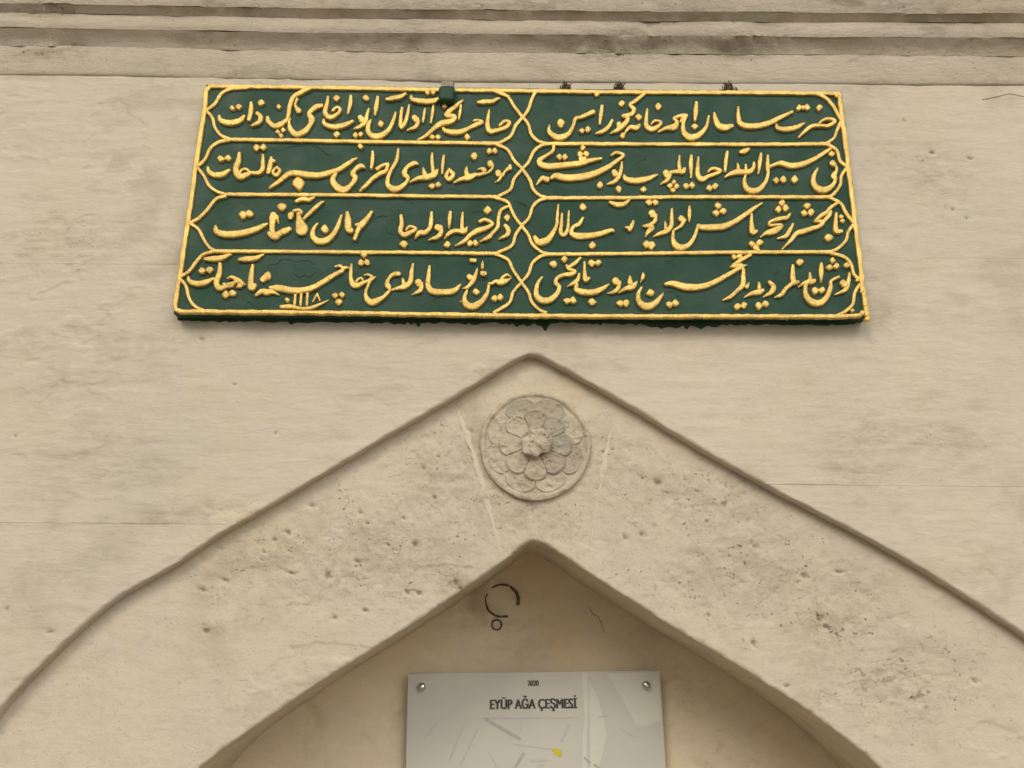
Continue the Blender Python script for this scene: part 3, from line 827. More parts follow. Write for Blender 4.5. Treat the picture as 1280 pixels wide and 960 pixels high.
def to_px(key, nums, k):
    a = np.array(nums, float).reshape(-1, k)
    sc = SCK.get(key, SC)
    a[:, :2] = a[:, :2] * sc + np.array(ORG[key])
    if k == 3: a[:, 2] *= sc
    return a
YS = YP + .0004
seed = 0
def dot(px, py, s, seed):
    """lozenge nukta"""
    r = s * SC * .5 * 1.04
    na, nr = 25, 6
    a = np.linspace(0, 2 * math.pi, na)
    rn = random.Random(seed)
    p = rn.uniform(1.2, 1.6); tw = rn.uniform(-.25, .25)
    rad = 1 / (np.abs(np.cos(a)) ** p + np.abs(np.sin(a)) ** p) ** (1 / p)
    rad = rad * (1 + .07 * np.sin(a * 2 + rn.random() * 6) + .05 * np.sin(3 * a + rn.random() * 6))
    rows = []
    for t, h in ((1.03, -.2), (1.01, .45), (.92, .80), (.72, .94), (.4, 1.0), (.02, 1.02)):
        x, z = unp(px + np.cos(a + tw) * rad * r * t, py + np.sin(a + tw) * rad * r * t, YS - .005)
        rows.append(np.stack([x, np.full(na, YS - min(.0060, r * .0014 * 1.4) * h + (.0008 if h < 0 else 0)), z], 1))
    return pl(mesh_np('dot', np.vstack(rows), grid_faces(nr, na), M['gold']))

CALLI = {
'A1': """S 198 282 14 200 312 30 230 332 38 290 338 40 350 318 34 380 285 16|D 292 232 42|D 338 222 50|S 428 190 20 428 240 32 412 318 26|S 472 268 26 498 295 34 485 335 30 432 358 16|D 502 192 52|D 630 222 40
S 548 295 22 558 332 34 600 362 36 650 345 36 680 322 22|D 622 405 38|D 662 392 38|D 645 432 40|S 862 82 28 795 115 30 735 152 30 712 210 30 698 290 26 680 335 20
S 945 212 26 900 225 36 852 268 28 868 310 46 858 352 30 820 398 38 760 424 40 718 390 36 705 340 20 714 300 10|S 765 160 18 750 210 18 775 252 40
S 988 145 16 982 200 26 966 262 36 1000 298 34 1050 280 24 1078 242 22 1050 226 18 1020 252 18|D 1050 160 52|S 1155 140 20 1150 200 28 1132 272 14
S 955 310 14 965 348 30 1030 368 36 1110 354 36 1172 325 18|D 1050 422 50|D 1187 428 42|D 1226 422 42""",
'A2': """S 122 232 14 106 290 26 96 330 30 52 368 24 12 380 12|S 58 298 36 74 320 44|D 100 158 50|S 187 150 20 176 220 32 166 282 16
S 248 168 20 290 160 32 350 148 30 392 124 18|S 138 312 12 120 352 28 116 400 34 152 434 40 210 430 40 265 390 30 300 320 24 317 260 16|D 208 345 52
S 364 225 16 355 290 24 350 360 28|S 415 205 14 405 270 22 385 340 26 355 374 26|S 450 298 38 468 318 46|S 482 325 26 462 368 26 400 390 12
S 530 230 12 525 270 20 515 330 14|S 592 210 14 585 270 22 572 338 14|S 430 138 14 438 168 28 500 180 36 580 180 36 625 165 24|D 548 118 40|D 590 115 40|D 672 214 40
S 808 170 12 760 212 26 702 258 32 688 285 30 745 292 30 725 325 34 650 342 40 595 380 30 540 430 22 475 462 12|S 792 205 14 786 260 20 776 312 12|D 583 442 42|D 625 442 42
S 660 370 14 675 395 30 740 408 38 800 400 34 850 378 26 900 352 30 948 335 22 915 318 16 882 322 14|D 838 442 50
S 998 238 10 990 300 24 985 360 34 1005 400 38 1060 392 26 1120 370 28 1146 338 24 1112 326 20 1070 358 16|S 915 190 20 960 185 32 1020 182 28 1072 156 14""",
'A3': """S 272 350 12 270 400 28 300 430 38 350 445 42 410 418 32 445 360 24 462 308 26 492 300 24 530 285 28 592 258 32|D 355 340 66|D 508 396 46|D 552 385 48
S 656 212 20 648 270 30 638 348 16|S 730 318 20 702 368 26 660 400 28 610 414 12
S 965 125 22 910 170 26 860 208 26 888 240 28 868 275 28 805 288 24|S 805 288 24 845 305 28 815 350 34 765 392 28 718 412 12|S 778 345 36 785 375 44|D 798 198 48|D 922 297 54|D 805 432 44
S 930 352 18 905 375 36 860 370 28 832 398 18 815 422 10|S 985 235 14 978 300 24 978 358 34 1015 385 36 1060 366 28 1086 335 18 1040 322 16 1015 345 12|D 1065 220 54
S 1065 402 12 1130 375 30 1180 368 48 1200 335 28 1180 305 22 1240 285 24 1275 285 20""",
'A4': """S 48 285 22 25 340 26 30 410 36 80 445 46 140 425 38 190 370 26 212 285 14|S 5 330 14 20 300 20 45 285 22|S 120 190 20 115 260 36 108 325 18|D 108 365 50
S 250 262 14 258 310 32 285 362 42 335 372 46 382 360 26|S 425 218 12 425 290 28 440 345 36 500 362 38 580 358 38 660 335 36 740 295 30 822 258 18
S 700 340 12 710 375 28 770 385 34 850 370 32 910 338 14|D 868 228 46|D 925 225 50|D 898 228 36|D 1015 228 52
S 865 442 12 905 405 24 960 362 28 1030 360 20 1085 358 26 1128 325 24 1085 308 20 1040 320 18 1015 342 16""",
'B1': """S 172 232 14 180 270 32 220 292 38 280 288 38 330 255 16|D 265 175 54|D 318 170 50
S 402 132 20 395 190 36 375 250 40 400 305 46 450 292 34 485 275 24|S 400 285 20 420 255 18 452 252 20 480 278 18|S 490 278 22 540 278 28 568 250 30 572 200 28 573 145 18|D 525 95 54|D 575 92 54
S 635 165 20 625 220 34 610 278 24|S 632 172 14 655 195 20|S 672 235 18 695 262 24 668 295 26 645 275 20 664 240 16
S 620 388 16 690 340 28 760 285 36 820 280 40 900 292 42 980 295 40 1060 275 36 1130 250 32 1200 205 28 1256 168 12|D 830 355 100
S 1105 280 20 1080 330 40 1110 380 50 1160 402 48 1210 370 30 1245 315 36 1225 285 34 1250 250 28 1285 228 36 1315 240 14""",
'B2': """D 60 85 46|S 150 118 16 148 180 28 138 248 18|S 262 215 26 225 222 22 180 250 26|S 262 215 22 245 262 26 205 282 30 150 318 28 100 370 26 55 408 14
S 337 100 14 325 180 26 290 250 22 262 310 26 260 365 36 300 395 46 350 385 36 395 345 24 405 312 30 380 285 38 400 238 26 450 208 32 478 212 18
S 515 235 10 525 280 32 538 302 36|S 420 345 12 480 318 28 540 308 40 600 290 36 622 250 14|S 582 132 14 582 200 26 590 280 28|D 580 375 50|D 625 364 48
S 668 148 14 660 210 24 655 282 12|S 705 255 22 735 290 30 705 325 30 685 302 28 700 265 20|S 835 230 12 830 270 32 840 300 38|S 740 346 12 800 322 28 850 312 40 900 290 28
D 888 155 56|D 998 120 46|D 1038 118 44""",
'B3': """S 305 80 20 295 120 22 250 152 22 200 185 34 212 218 42 270 230 44 350 224 42 430 216 40 510 205 38 560 190 32 652 172 16|D 345 162 50|D 385 162 50
D 515 95 44|D 495 142 48|D 540 140 48|S 500 178 40 530 180 36|S 722 150 16 760 130 20 812 150 20 770 185 26 700 235 34 620 275 42 540 300 48 460 312 48 380 312 48 320 300 42 285 315 22
S 268 320 20 240 318 30 218 318 30 180 360 12|S 225 315 34 258 330 34|D 640 367 52|S 800 195 12 795 250 24 775 310 28 740 345 28 695 357 12|S 742 270 38 755 290 46|D 776 396 50
S 815 288 12 825 320 34 890 335 42 970 325 40 1062 290 14|D 957 398 50|S 1118 275 46 1130 298 46|S 1150 292 26 1130 330 28 1083 358 12|S 1150 275 22 1200 268 28 1245 268 36 1257 240 16|S 1220 148 12 1215 210 24 1222 260 28
D 1150 372 44|D 1178 345 40|D 1198 376 44|D 1172 404 40""",
'B4': """S 82 150 20 80 220 30 82 312 12|D 45 374 50|D 88 368 50|S 135 160 14 130 220 24 130 290 34 160 325 36 210 302 26 260 285 26 296 262 20 240 245 20 205 268 14|D 215 388 50|D 257 375 50
S 345 122 18 335 190 28 328 268 18|S 328 308 12 370 285 28 420 270 40 470 272 34 508 268 34 535 240 26 540 198 14|S 420 205 12 425 255 28|S 480 212 12 480 258 24
S 438 128 20 470 120 36 502 105 22|S 590 135 18 582 200 28 572 282 12|S 640 150 18 638 220 28 640 290 24 620 350 28 580 395 38 530 410 44 485 390 38 468 340 26 480 288 14
S 655 232 24 700 215 24 740 208 36 800 225 40 860 222 40 930 200 36 1000 165 30 1060 125 26 1102 98 16|D 700 332 50|D 752 326 52|D 835 326 60
S 1005 240 12 975 300 30 975 360 38 1010 395 46 1060 400 42 1110 370 32 1130 330 26 1120 298 40 1140 260 20 1135 220 16|S 1108 205 42 1122 220 34|D 1105 140 50""",
'C1': """S 256 242 16 265 285 42 320 305 46 420 302 46 520 280 42 600 245 30 634 226 12|D 455 165 62|D 502 156 60|S 838 68 18 890 50 32 940 55 26 978 32 12
S 1000 222 12 970 270 26 965 320 38 1000 355 46 1060 350 44 1110 310 36 1150 240 30 1174 162 12|D 1052 268 64|S 1215 145 24 1220 200 44 1225 268 48 1245 280 40""",
'C2': """S 145 140 20 110 190 32 70 235 44 45 270 32 18 342 24|S 28 238 22 70 235 30|S 356 168 24 360 230 30 350 280 32 375 310 36 420 295 32 465 266 20 420 250 20 392 272 14|D 375 377 64
S 578 142 18 575 200 28 565 260 28 530 292 34 490 295 34 458 335 12|S 618 255 46 640 262 50|S 650 255 26 645 300 32 610 330 28 558 344 10|S 715 143 22 710 195 28 705 260 14
S 805 143 14 800 210 24 800 268 28|S 838 250 12 815 285 34 760 280 28 715 292 30 672 335 12|D 692 380 54|S 925 215 20 970 200 24 1022 230 22 970 262 32 910 280 38 860 312 30 810 360 24 750 388 12|D 985 130 64
D 858 372 48|D 897 370 48|S 1145 98 16 1085 130 24 1065 190 24 1060 250 26 1020 300 26 990 330 30 932 356 12|D 1128 185 54|S 1112 240 24 1135 270 34 1130 308 30 1068 340 12""",
'C3': """S 680 72 18 735 90 36 790 84 32 832 48 14|S 308 88 12 300 180 22 295 240 24 260 310 36 220 352 48 165 362 46 135 325 26|S 335 152 14 330 230 24 325 290 28 345 312 28 375 270 24 385 132 12|S 490 182 16 460 230 28 415 255 24 405 300 34 450 318 46 540 315 42 620 300 36 690 278 28 714 285 16
D 487 108 56|D 555 387 60|S 855 203 14 845 240 30 825 275 28|S 798 255 18 820 260 22|S 988 148 48 1000 168 46|S 1018 165 24 1010 210 28 970 240 26 928 242 12|S 925 245 16 990 255 34 960 290 30 942 322 14|D 950 377 60|D 985 387 66|D 968 75 50|D 1014 75 50
S 1135 118 14 1132 180 26 1130 240 30 1100 280 34 1050 300 28 1003 320 10|S 1085 213 12 1090 270 28|S 1198 190 44 1215 204 42|S 1228 198 26 1200 245 24 1150 275 14|S 1262 98 14 1262 150 26 1262 212 12
S 1145 278 16 1142 340 28 1165 390 44 1215 402 42 1265 375 32 1300 320 26 1318 265 22 1328 238 24""",
'C4': """S 75 240 24 100 255 40 180 255 44 260 248 44 330 220 38 400 175 34 470 125 28 542 76 12|D 220 98 54|D 205 152 56|D 257 138 54|S 465 152 14 462 220 28 470 288 40 502 285 22|D 465 376 52|D 522 366 52|D 495 402 52|S 500 405 20 522 430 18
D 685 78 52|D 658 125 54|D 712 115 54|S 748 152 14 720 185 26 670 192 28 600 215 22 590 240 18|S 595 240 18 680 240 24 650 270 42 600 290 42 570 297 30 532 322 10|S 766 228 16 740 280 28 710 320 28 655 334 10
S 1085 80 22 1040 110 24 1010 145 28 970 170 28 922 212 16|S 922 210 14 980 215 30 960 245 30 900 265 32 840 285 36 790 300 32 750 350 26 688 410 8|S 1040 135 18 1030 165 26 985 215 26
D 868 98 52|D 846 152 54|D 897 145 54|S 1080 148 16 1075 220 28 1080 280 38 1120 285 24|D 1115 180 40|D 1125 210 38|D 1025 330 62""",
'D1': """S 143 178 16 160 215 32 220 230 40 280 215 36 338 188 14|D 245 135 54|D 300 128 58|S 262 50 20 320 48 38 390 40 36 455 15 14|S 512 55 20 570 50 38 640 42 32 692 15 12
S 378 82 22 372 150 34 350 220 38 370 260 42 420 250 26 470 242 26|D 418 308 60|D 468 298 54|S 615 92 20 605 160 34 600 220 40 605 260 46 632 238 30
S 685 202 40 720 175 44|D 722 172 62|S 636 315 18 680 285 36 715 292 46 752 288 30 805 308 10|S 742 260 26 800 260 46 880 275 46 960 278 44 1040 262 40 1120 220 36 1200 170 32 1270 130 26 1250 100 20 1212 102 12
S 925 308 18 918 392 18|S 968 303 18 962 387 18|S 1013 298 18 1008 387 18|S 1085 298 12 1050 358 10|S 1082 300 12 1102 348 12|S 818 398 22 860 396 32 900 396 28 960 410 24 1030 407 24 1090 385 20 1164 346 8|D 866 348 38
D 1213 316 48|D 1264 310 48|D 1240 362 54""",
'D2': """S 0 115 26 30 110 16
D 145 20 50|D 122 76 50|D 165 74 50|S 502 83 16 490 150 30 480 215 34 440 250 38 390 262 24 338 276 10|S 425 188 12 435 235 32|S 538 215 48 550 235 48|S 565 220 20 555 275 32 495 307 10
S 622 98 16 615 170 30 610 240 38 640 283 46 720 290 42 800 280 38 848 232 12
""",
'X3': """S 117 150 32 110 250 55 105 360 60 120 440 80 160 490 95 230 490 75 300 455 60 380 425 50 440 390 66 497 353 24|S 440 350 50 380 318 38 318 318 18|S 190 440 40 222 392 34 278 372 36 300 420 34
S 430 390 50 390 480 45 355 570 45 345 650 60 380 730 95 450 765 110 540 730 90 630 680 60 700 610 52 732 560 46|S 735 555 50 700 500 96 690 450 70 720 380 50 780 320 62 860 305 76 885 312 60""",
'X2': """S 478 345 70 485 315 96 505 285 80|S 530 240 48 600 222 52 655 245 60 660 290 36|S 612 270 56 620 350 84 642 440 150 662 510 196 658 560 176|S 690 375 46 800 260 60 920 150 56 1012 80 36
S 215 290 96 200 350 112 192 430 90 188 520 84 200 590 96|S 125 575 40 180 630 96 250 640 112 310 595 90 400 555 98 475 518 66|S 265 320 60 288 425 20|D 345 170 146""",
'X4': """S 428 545 140 445 590 150|S 500 590 66 482 680 62 420 750 62 345 792 46|S 268 695 110 292 725 130|S 140 682 30 230 682 66|S 60 830 60 150 832 80 250 805 84 350 785 56
S 912 610 84 905 680 110|S 865 690 90 790 750 60 735 850 60|S 620 775 150 642 815 156|S 725 810 60 690 890 64 640 960 62 560 990 30""",
'X8': """S 680 238 24 740 226 44 800 255 60 850 290 80 918 325 26|S 800 358 24 850 340 66 880 322 50|S 630 325 44 720 320 44 800 290 48 840 270 40""",
'X1': """S 590 465 44 640 460 46 700 430 60 760 440 100 830 430 90 890 410 52 942 368 22|S 780 415 60 825 350 42 880 320 38 938 345 18|S 583 450 26 585 520 50 560 620 60 500 720 85 420 790 102 330 830 108 240 805 108 200 740 90 205 660 60 230 600 45 240 545 28|S 190 760 50 125 742 16
S 270 350 84 300 375 96|S 402 218 26 385 300 50 340 410 75 280 490 60 230 530 50 170 535 16|S 480 300 84 525 305 84|S 492 95 12 487 160 46 485 218 52|S 300 90 62 372 96 60|D 385 597 118|D 680 700 112|D 772 682 110""",
'D3': """S 162 178 14 125 240 28 120 310 38 160 350 46 220 345 42 270 300 34 285 252 30 260 225 30 270 190 26 320 165 28 370 160 30 400 140 24 350 120 22 338 90 14|S 442 38 16 400 80 26 345 115 22|D 243 87 58|D 322 52 52
S 432 153 14 420 200 28 390 225 28 346 246 10|S 415 228 20 410 270 36 460 290 44 540 290 42 600 265 32 648 230 10|D 343 354 56|D 386 350 56|D 525 362 62|S 470 68 14 470 140 24 478 200 36 508 184 16|D 522 80 58|D 570 76 52
S 692 205 50 706 220 50|S 725 215 24 715 260 30 680 290 24 640 296 8|S 800 172 14 800 225 40|S 718 293 10 770 265 30 820 250 42 852 212 12|D 730 372 56|D 772 370 56
S 885 253 14 860 310 30 870 365 42 920 395 50 980 375 42 1020 330 28 1044 296 8|D 950 295 62|S 896 148 12 895 180 28 880 216 8|D 1088 382 54|D 1132 370 54|S 1055 232 18 1115 228 40 1190 250 48 1280 255 46 1360 240 40 1440 205 36 1520 160 32 1600 115 26 1650 90 10""",
'D4': """S 252 105 10 300 75 28 350 45 28 402 18 20|S 260 105 20 330 95 26 342 112 14|D 278 35 46|D 316 30 46|S 345 118 20 345 180 32 340 240 36 300 280 28 250 325 28 200 346 10|S 387 222 12 370 255 28|D 303 396 56|D 350 386 54
S 460 218 14 460 265 30|S 355 326 10 410 300 30 460 290 38 492 275 20|D 458 390 58|D 507 376 54|S 530 215 22 565 250 36 550 290 34 495 322 10|S 705 92 18 705 160 34 715 220 36 748 215 20|S 720 215 30 660 260 28 620 310 30 578 326 10|D 757 72 56
S 748 250 10 800 220 30 850 212 36 872 198 14|S 830 148 14 830 200 28|S 832 190 18 800 240 26 800 310 36 840 360 46 900 370 46 950 330 38 980 260 30 985 210 22 1042 178 20|S 912 78 18 912 140 34 912 217 12
D 868 280 54|D 917 276 54|D 995 60 48|D 973 110 52|D 1022 102 52|S 1068 222 48 1085 238 48|S 1118 148 14 1110 210 28 1090 270 30 1015 307 10|D 1098 95 48""",
}
for key, txt in CALLI.items():
    for item in txt.replace('\n', '|').split('|'):
        item = item.strip()
        if not item: continue
        nums = list(map(float, item[1:].split()))
        seed += 1
        if item[0] == 'D':
            a = to_px(key, nums, 3)[0]
            dot(a[0], a[1], a[2] / SC, seed)
        else:
            a = to_px(key, nums, 3)
            a[:, 2] = a[:, 2] * (1.02 if key[0] == 'X' else 1.05) + .3
            pl(ribbon('letter', a, YS, None, M['gold'], None, step=1.3, jit=.035, seed=seed, lift=.0052))

# gold bands: outer border, dividing lines, ogee ends of the cartouches
def band(name, pts, w=4.4, key=None, seed=0, jit=.13):
    a = np.array(pts, float).reshape(-1, 2)
    if key: a = a * SC + np.array(ORG[key])
    a = np.hstack([a, np.full((len(a), 1), w)])
    return pl(ribbon(name, a, YS, .0050, M['gold'], None, step=2.2, jit=jit * .7, seed=seed, base_in=.001, lift=.0042))
band('border_band', [262, 107.5, 350, 108.5, 450, 110, 560, 112, 640, 113, 750, 114.5, 860, 115, 960, 115.5, 1049, 116.5], 5.0, seed=1, jit=.22)
band('border_band', [262, 108, 257, 114, 256.5, 122, 255, 140, 252, 158, 248.8, 176, 246.5, 195, 244, 208, 241, 232, 238.6, 250, 236, 268, 233.5, 284, 230, 305, 227.4, 326, 224.5, 345, 221.5, 360, 219, 378, 219.5, 386, 225, 389], 6.0, seed=2, jit=.2)
band('border_band', [225, 389, 270, 389.2, 340, 389.8, 430, 390.8, 540, 392.6, 650, 394.2, 760, 394.8, 870, 394.8, 960, 395, 1040, 395, 1076, 394], 5.2, seed=3, jit=.28)
band('border_band', [1049, 117, 1051, 130, 1053, 148, 1056, 168, 1058, 185, 1060.5, 208, 1063.5, 232, 1066.6, 254, 1069, 278, 1072, 300, 1074.5, 320, 1077, 345, 1079.5, 365, 1082, 380, 1084, 393], 6.0, seed=4, jit=.3)
for i, p in enumerate(([283, 174, 370, 175.2, 460, 176.8, 540, 177.8, 622, 179], [679, 179.3, 770, 179.6, 860, 180, 950, 180.2, 1037, 179.6],
          [281, 242.8, 370, 243.2, 450, 243.8, 540, 245, 621, 245.8], [683, 247.2, 770, 247, 860, 246, 950, 246, 1037, 246.2],
          [264, 313.8, 350, 314.2, 445, 315, 530, 315.6, 621, 316.6], [686, 317.5, 770, 317, 865, 315.8, 950, 315, 1040, 314.8])):
    band('divider_band', p, 4.8, seed=10 + i, jit=.18)
OG = [('A1', '100 250 165 200 210 130 280 92 400 84'), ('A1', '100 250 145 300 165 370 210 430 280 460'), ('B1', '92 235 150 180 190 100 250 55 330 40'), ('B1', '92 235 140 295 180 370 240 415 310 437'),
      ('C1', '70 225 140 185 210 110 260 50 330 28'), ('C1', '70 225 130 268 170 340 210 400 260 430'), ('D1', '80 182 150 140 200 75 250 20 320 -2'), ('D1', '85 190 130 250 150 330 190 390 260 428'),
      ('A2', '1030 105 1130 148 1180 220 1240 300'), ('A2', '1240 300 1190 360 1150 440 1065 487'), ('A3', '80 300 120 240 140 180 175 112 230 104'), ('A3', '80 300 118 350 140 420 185 470 245 488'),
      ('B2', '1045 68 1130 110 1180 190 1240 250'), ('B2', '1240 250 1180 320 1150 400 1065 448'), ('B3', '75 250 120 200 160 120 220 75 280 66'), ('B3', '75 250 130 330 150 390 195 440 255 460'),
      ('C2', '1045 40 1130 72 1160 130 1190 190 1235 245'), ('C2', '1235 245 1190 310 1160 390 1055 442'), ('C3', '40 245 95 185 120 110 165 62 235 42'), ('C3', '40 245 90 310 120 380 185 435 245 450'),
      ('D2', '1095 12 1190 55 1230 130 1290 220'), ('D2', '1290 222 1230 290 1200 370 1090 440'), ('D3', '10 220 60 160 90 80 150 30 215 14'), ('D3', '10 222 60 290 85 360 135 415 190 440'),
      ('A4', '890 128 970 122 1050 150 1110 210 1172 315'), ('A4', '1175 320 1140 400 1120 450 1065 490'), ('B4', '1075 70 1140 112 1165 190 1218 238'), ('B4', '1218 238 1175 300 1165 370 1110 440 1070 457'),
      ('C4', '1030 38 1110 80 1150 150 1208 228'), ('C4', '1205 232 1165 290 1150 350 1090 410 1035 434'), ('D4', '970 2 1080 35 1130 90 1150 160 1195 205'), ('D4', '1190 235 1155 300 1140 380 1080 435 1025 462')]
for i, (key, s) in enumerate(OG):
    band('cartouche_band', list(map(float, s.split())), 4.3, key, seed=30 + i)
# lumps of gold at the worn lower right corner
for i, (px, py, s) in enumerate(((1082, 380, 40), (1078, 391, 44), (1085, 398, 46), (1066, 388, 34), (1072, 350, 30), (1078, 364, 34), (746, 117, 46), (1047, 119, 40), (636, 119, 20), (985, 396, 30))):
    dot(px, py, s, 900 + i)

# painted iron clamp over the top edge
def clamp():
    c = unp([549, 568, 564, 550], [107, 107, 126, 127], YP - .016)
    bx = np.linspace(-1, 1, 9); bz = np.linspace(-1, 1, 13)
    top = []
    rows = []
    x0, x1 = float(c[0][0]), float(c[0][1]); zt, zb_ = float(c[1][0]), float(c[1][2])
    cxm, czm = (x0 + x1) / 2, (zt + zb_) / 2; hw, hh = (x1 - x0) / 2, (zt - zb_) / 2
    n = 28
    a = np.linspace(0, 2 * math.pi, n)
    sup = lambda v, e: np.sign(v) * np.abs(v) ** e
    prof = [(1.0, .035), (1.04, .02), (1.05, .008), (1.0, .001), (.9, -.0015), (.6, -.0022), (.02, -.0025)]
    for s, dy in prof:
        x = cxm + hw * s * sup(np.cos(a), .45) * (1 - .08 * np.sin(a) * -1); z = czm + hh * s * sup(np.sin(a), .45)
        z = z + .0008 * np.sin(a * 3)
        rows.append(np.stack([x, np.full(n, YP - .016 + dy), z], 1))
    return mesh_np('clamp', np.vstack(rows), grid_faces(len(prof), n), M['green'], attrs={'dirt': np.zeros(len(prof) * n)})
cl = pl(clamp())
# bare metal strap running back to the wall above it
xs_, zs_ = unp([551.5, 567], [107, 107], YP - .016)
zt = float(zs_[0])
rows = []
for y_, dz in ((YP - .0175, -.002), (YP - .0172, .0085), (YP - .0155, .0112), (YP - .0120, .0125), (-.001, .0130), (-.001, -.004)):
    x = np.linspace(float(xs_[0]), float(xs_[1]), 9); cr = -.0016 * (np.linspace(-1, 1, 9)) ** 4
    rows.append(np.stack([x, np.full(9, y_), zt + dz + cr], 1))
pl(mesh_np('clamp_strap', np.vstack(rows), grid_faces(6, 9), M['clamp_top']))

# ------------------------------------------------------------------ dry moss tufts on the plaque's top edge
def tuft(px, wpx, hpx, label, seed, lean):
    rn = random.Random(seed)
    x0, z0 = unp(px, 112.5, -.024); x0 = float(x0); z0 = float(z0) - .001
    V, Fq = [], []
    for k in range(70):
        bx = rn.gauss(0, wpx * .22) * .00155; by = rn.uniform(-.002, .010)
        hgt = hpx * .0020 * rn.uniform(.45, 1.0) * math.exp(-(bx / (wpx * .0011)) ** 2)
        wd = rn.uniform(.0010, .0026)
        an = rn.uniform(0, math.pi); ln = rn.gauss(lean, .35)
        n = 4; b = len(V)
        for i in range(n + 1):
            t = i / n; w = wd * (1 - t ** 1.5) + .0003
            xx = bx + ln * hgt * t * t * .6 + rn.gauss(0, .0003); zz = hgt * t
            V += [(xx - math.cos(an) * w, by - math.sin(an) * w, zz), (xx + math.cos(an) * w, by + math.sin(an) * w, zz)]
        for i in range(n): Fq.append((b + 2 * i, b + 2 * i + 1, b + 2 * i + 3, b + 2 * i + 2))
    o = mesh_np('moss_tuft', V, Fq, M['moss'])
    o.location = (x0, -.024, z0)
    o['label'] = label; o['category'] = 'dry moss'; o['group'] = 'dry moss tufts on the top edge of the plaque'
tuft(708, 17, 13, 'greyish dry moss tuft with a gap, leftmost of three on the green plaque', 1, 0)
tuft(773, 13, 13, 'smallest dry tuft, leaning right to a point, between the other two on the plaque', 2, .5)
tuft(912, 17, 12, 'darkest bushy dry tuft, nearest the right end of the green plaque', 3, -.1)

# ------------------------------------------------------------------ iron ring mark in the niche
ring = empty('iron_ring', (float(unp(628, 752, YN)[0]), YN, float(unp(628, 790, YN)[1])), 'broken rusty ring with a tiny ring below it, on the niche wall above the sign', 'ring')
def rg(o):
    o.parent = ring; o.matrix_parent_inverse = Matrix.Translation(-Vector(ring.location)); return o
def arc(cx, cy, rx, ry, a0, a1, w0, w1, n=16):
    return [(cx + rx * math.cos(math.radians(a)), cy + ry * math.sin(math.radians(a)), w0 + (w1 - w0) * i / n) for i, a in enumerate(np.linspace(a0, a1, n + 1))]
rg(ribbon('ring_piece', arc(627.5, 751, 20.5, 20, 232, 292, 1.4, 2.6), YN - .001, .003, M['rust'], None, jit=.35, seed=1, base_in=.006))
rg(ribbon('ring_piece', arc(627.5, 751, 20.5, 20, 300, 372, 3.0, 4.2), YN - .001, .004, M['rust'], None, jit=.35, seed=2, base_in=.006))
rg(ribbon('ring_piece', arc(627.5, 751, 20.5, 20, 72, 205, 3.0, 1.4), YN - .001, .003, M['rust'], None, jit=.35, seed=3, base_in=.006))
rg(ribbon('small_ring', arc(621, 781, 6, 6.2, 0, 360, 2.0, 2.0, 20), YN - .001, .0025, M['rust'], None, step=1, jit=.35, seed=4, base_in=.006))

# ------------------------------------------------------------------ information sign
YG = YN - .028
c0 = unp([510, 825], [842, 838], YG)
gx0, gx1, gz0, gz1 = float(c0[0][0]), float(c0[0][1]), float(c0[1][0]), float(c0[1][1])
SW = math.hypot(gx1 - gx0, gz1 - gz0); SH = SW * 1.42
sign = empty('information_sign', (gx0, YG, gz0), 'grey information board headed EYÜP AĞA ÇEŞMESİ, mounted inside the arch niche', 'sign')
sign.rotation_euler = (0, -math.atan2(gz1 - gz0, gx1 - gx0), 0)
bpy.context.view_layer.update()
SI = sign.matrix_world.inverted()
def sloc(px, py):
    x, z = unp(px, py, YG)
    v = SI @ Vector((float(x), YG, float(z)))
    return v.x, v.z
def box_round(name, x0, x1, z0, z1, y0, y1, r, mat, parent):
    """sheet with rounded corners and a small arris"""
    pts = []
    for cx, cz_, a0 in ((x1 - r, z1 - r, 0), (x0 + r, z1 - r, 90), (x0 + r, z0 + r, 180), (x1 - r, z0 + r, 270)):
        for a in np.linspace(a0, a0 + 90, 6): pts.append((cx + r * math.cos(math.radians(a)), cz_ + r * math.sin(math.radians(a))))
    p = np.array(pts); c = p.mean(0); n = len(p)
    rings = [np.column_stack([c[0] + (p[:, 0] - c[0]) * .0, np.full(n, y0), c[1] + (p[:, 1] - c[1]) * .0])]
    for s, y in ((.0006, y0), (0, y0 + .0006), (0, y1)):
        q = p - np.sign(p - c) * s
        rings.append(np.column_stack([q[:, 0], np.full(n, y), q[:, 1]]))
    V = np.vstack(rings); F_ = []
    for k in range(3):
        for i in range(n): F_.append((k * n + i, k * n + (i + 1) % n, (k + 1) * n + (i + 1) % n, (k + 1) * n + i))
    return mesh_np(name, V, F_, mat, parent, smooth_=False)
box_round('board', 0, SW, -SH, 0, 0, .005, .0025, M['sign'], sign)
def flat(name, pts, mat, y):
    q = [sloc(*p) for p in pts]
    me = bpy.data.meshes.new(name)
    me.from_pydata([(a, y, b) for a, b in q], [], [tuple(range(len(q)))])
    me.materials.append(mat)
    o = bpy.data.objects.new(name, me); C.objects.link(o); o.parent = sign
    return o
def line(a, b, w, mat, y=-.0007, name='printed_line'):
    a = np.array(a, float); b = np.array(b, float); d = b - a; d /= np.linalg.norm(d); n = np.array([-d[1], d[0]]) * w / 2
    return flat(name, [a + n, b + n, b - n, a - n], mat, y)
SLp = 'pale_area'  # paler patches on the board: a stripe, a wedge and the upper right corner
flat(SLp, [(727, 841), (734, 841), (735, 890), (733, 930), (735, 1010), (729, 1010), (728, 920), (731, 900)], M['sign_pale'], -.0004)
flat(SLp, [(736, 853), (745, 865), (753, 893), (758, 918), (755, 935), (749, 956), (748, 980), (738, 980), (737, 900)], M['sign_pale'], -.0004)
flat(SLp, [(758, 842), (823, 840), (826, 900), (812, 906), (804, 908), (795, 906), (786, 888), (771, 862)], M['sign_pale'], -.0004)
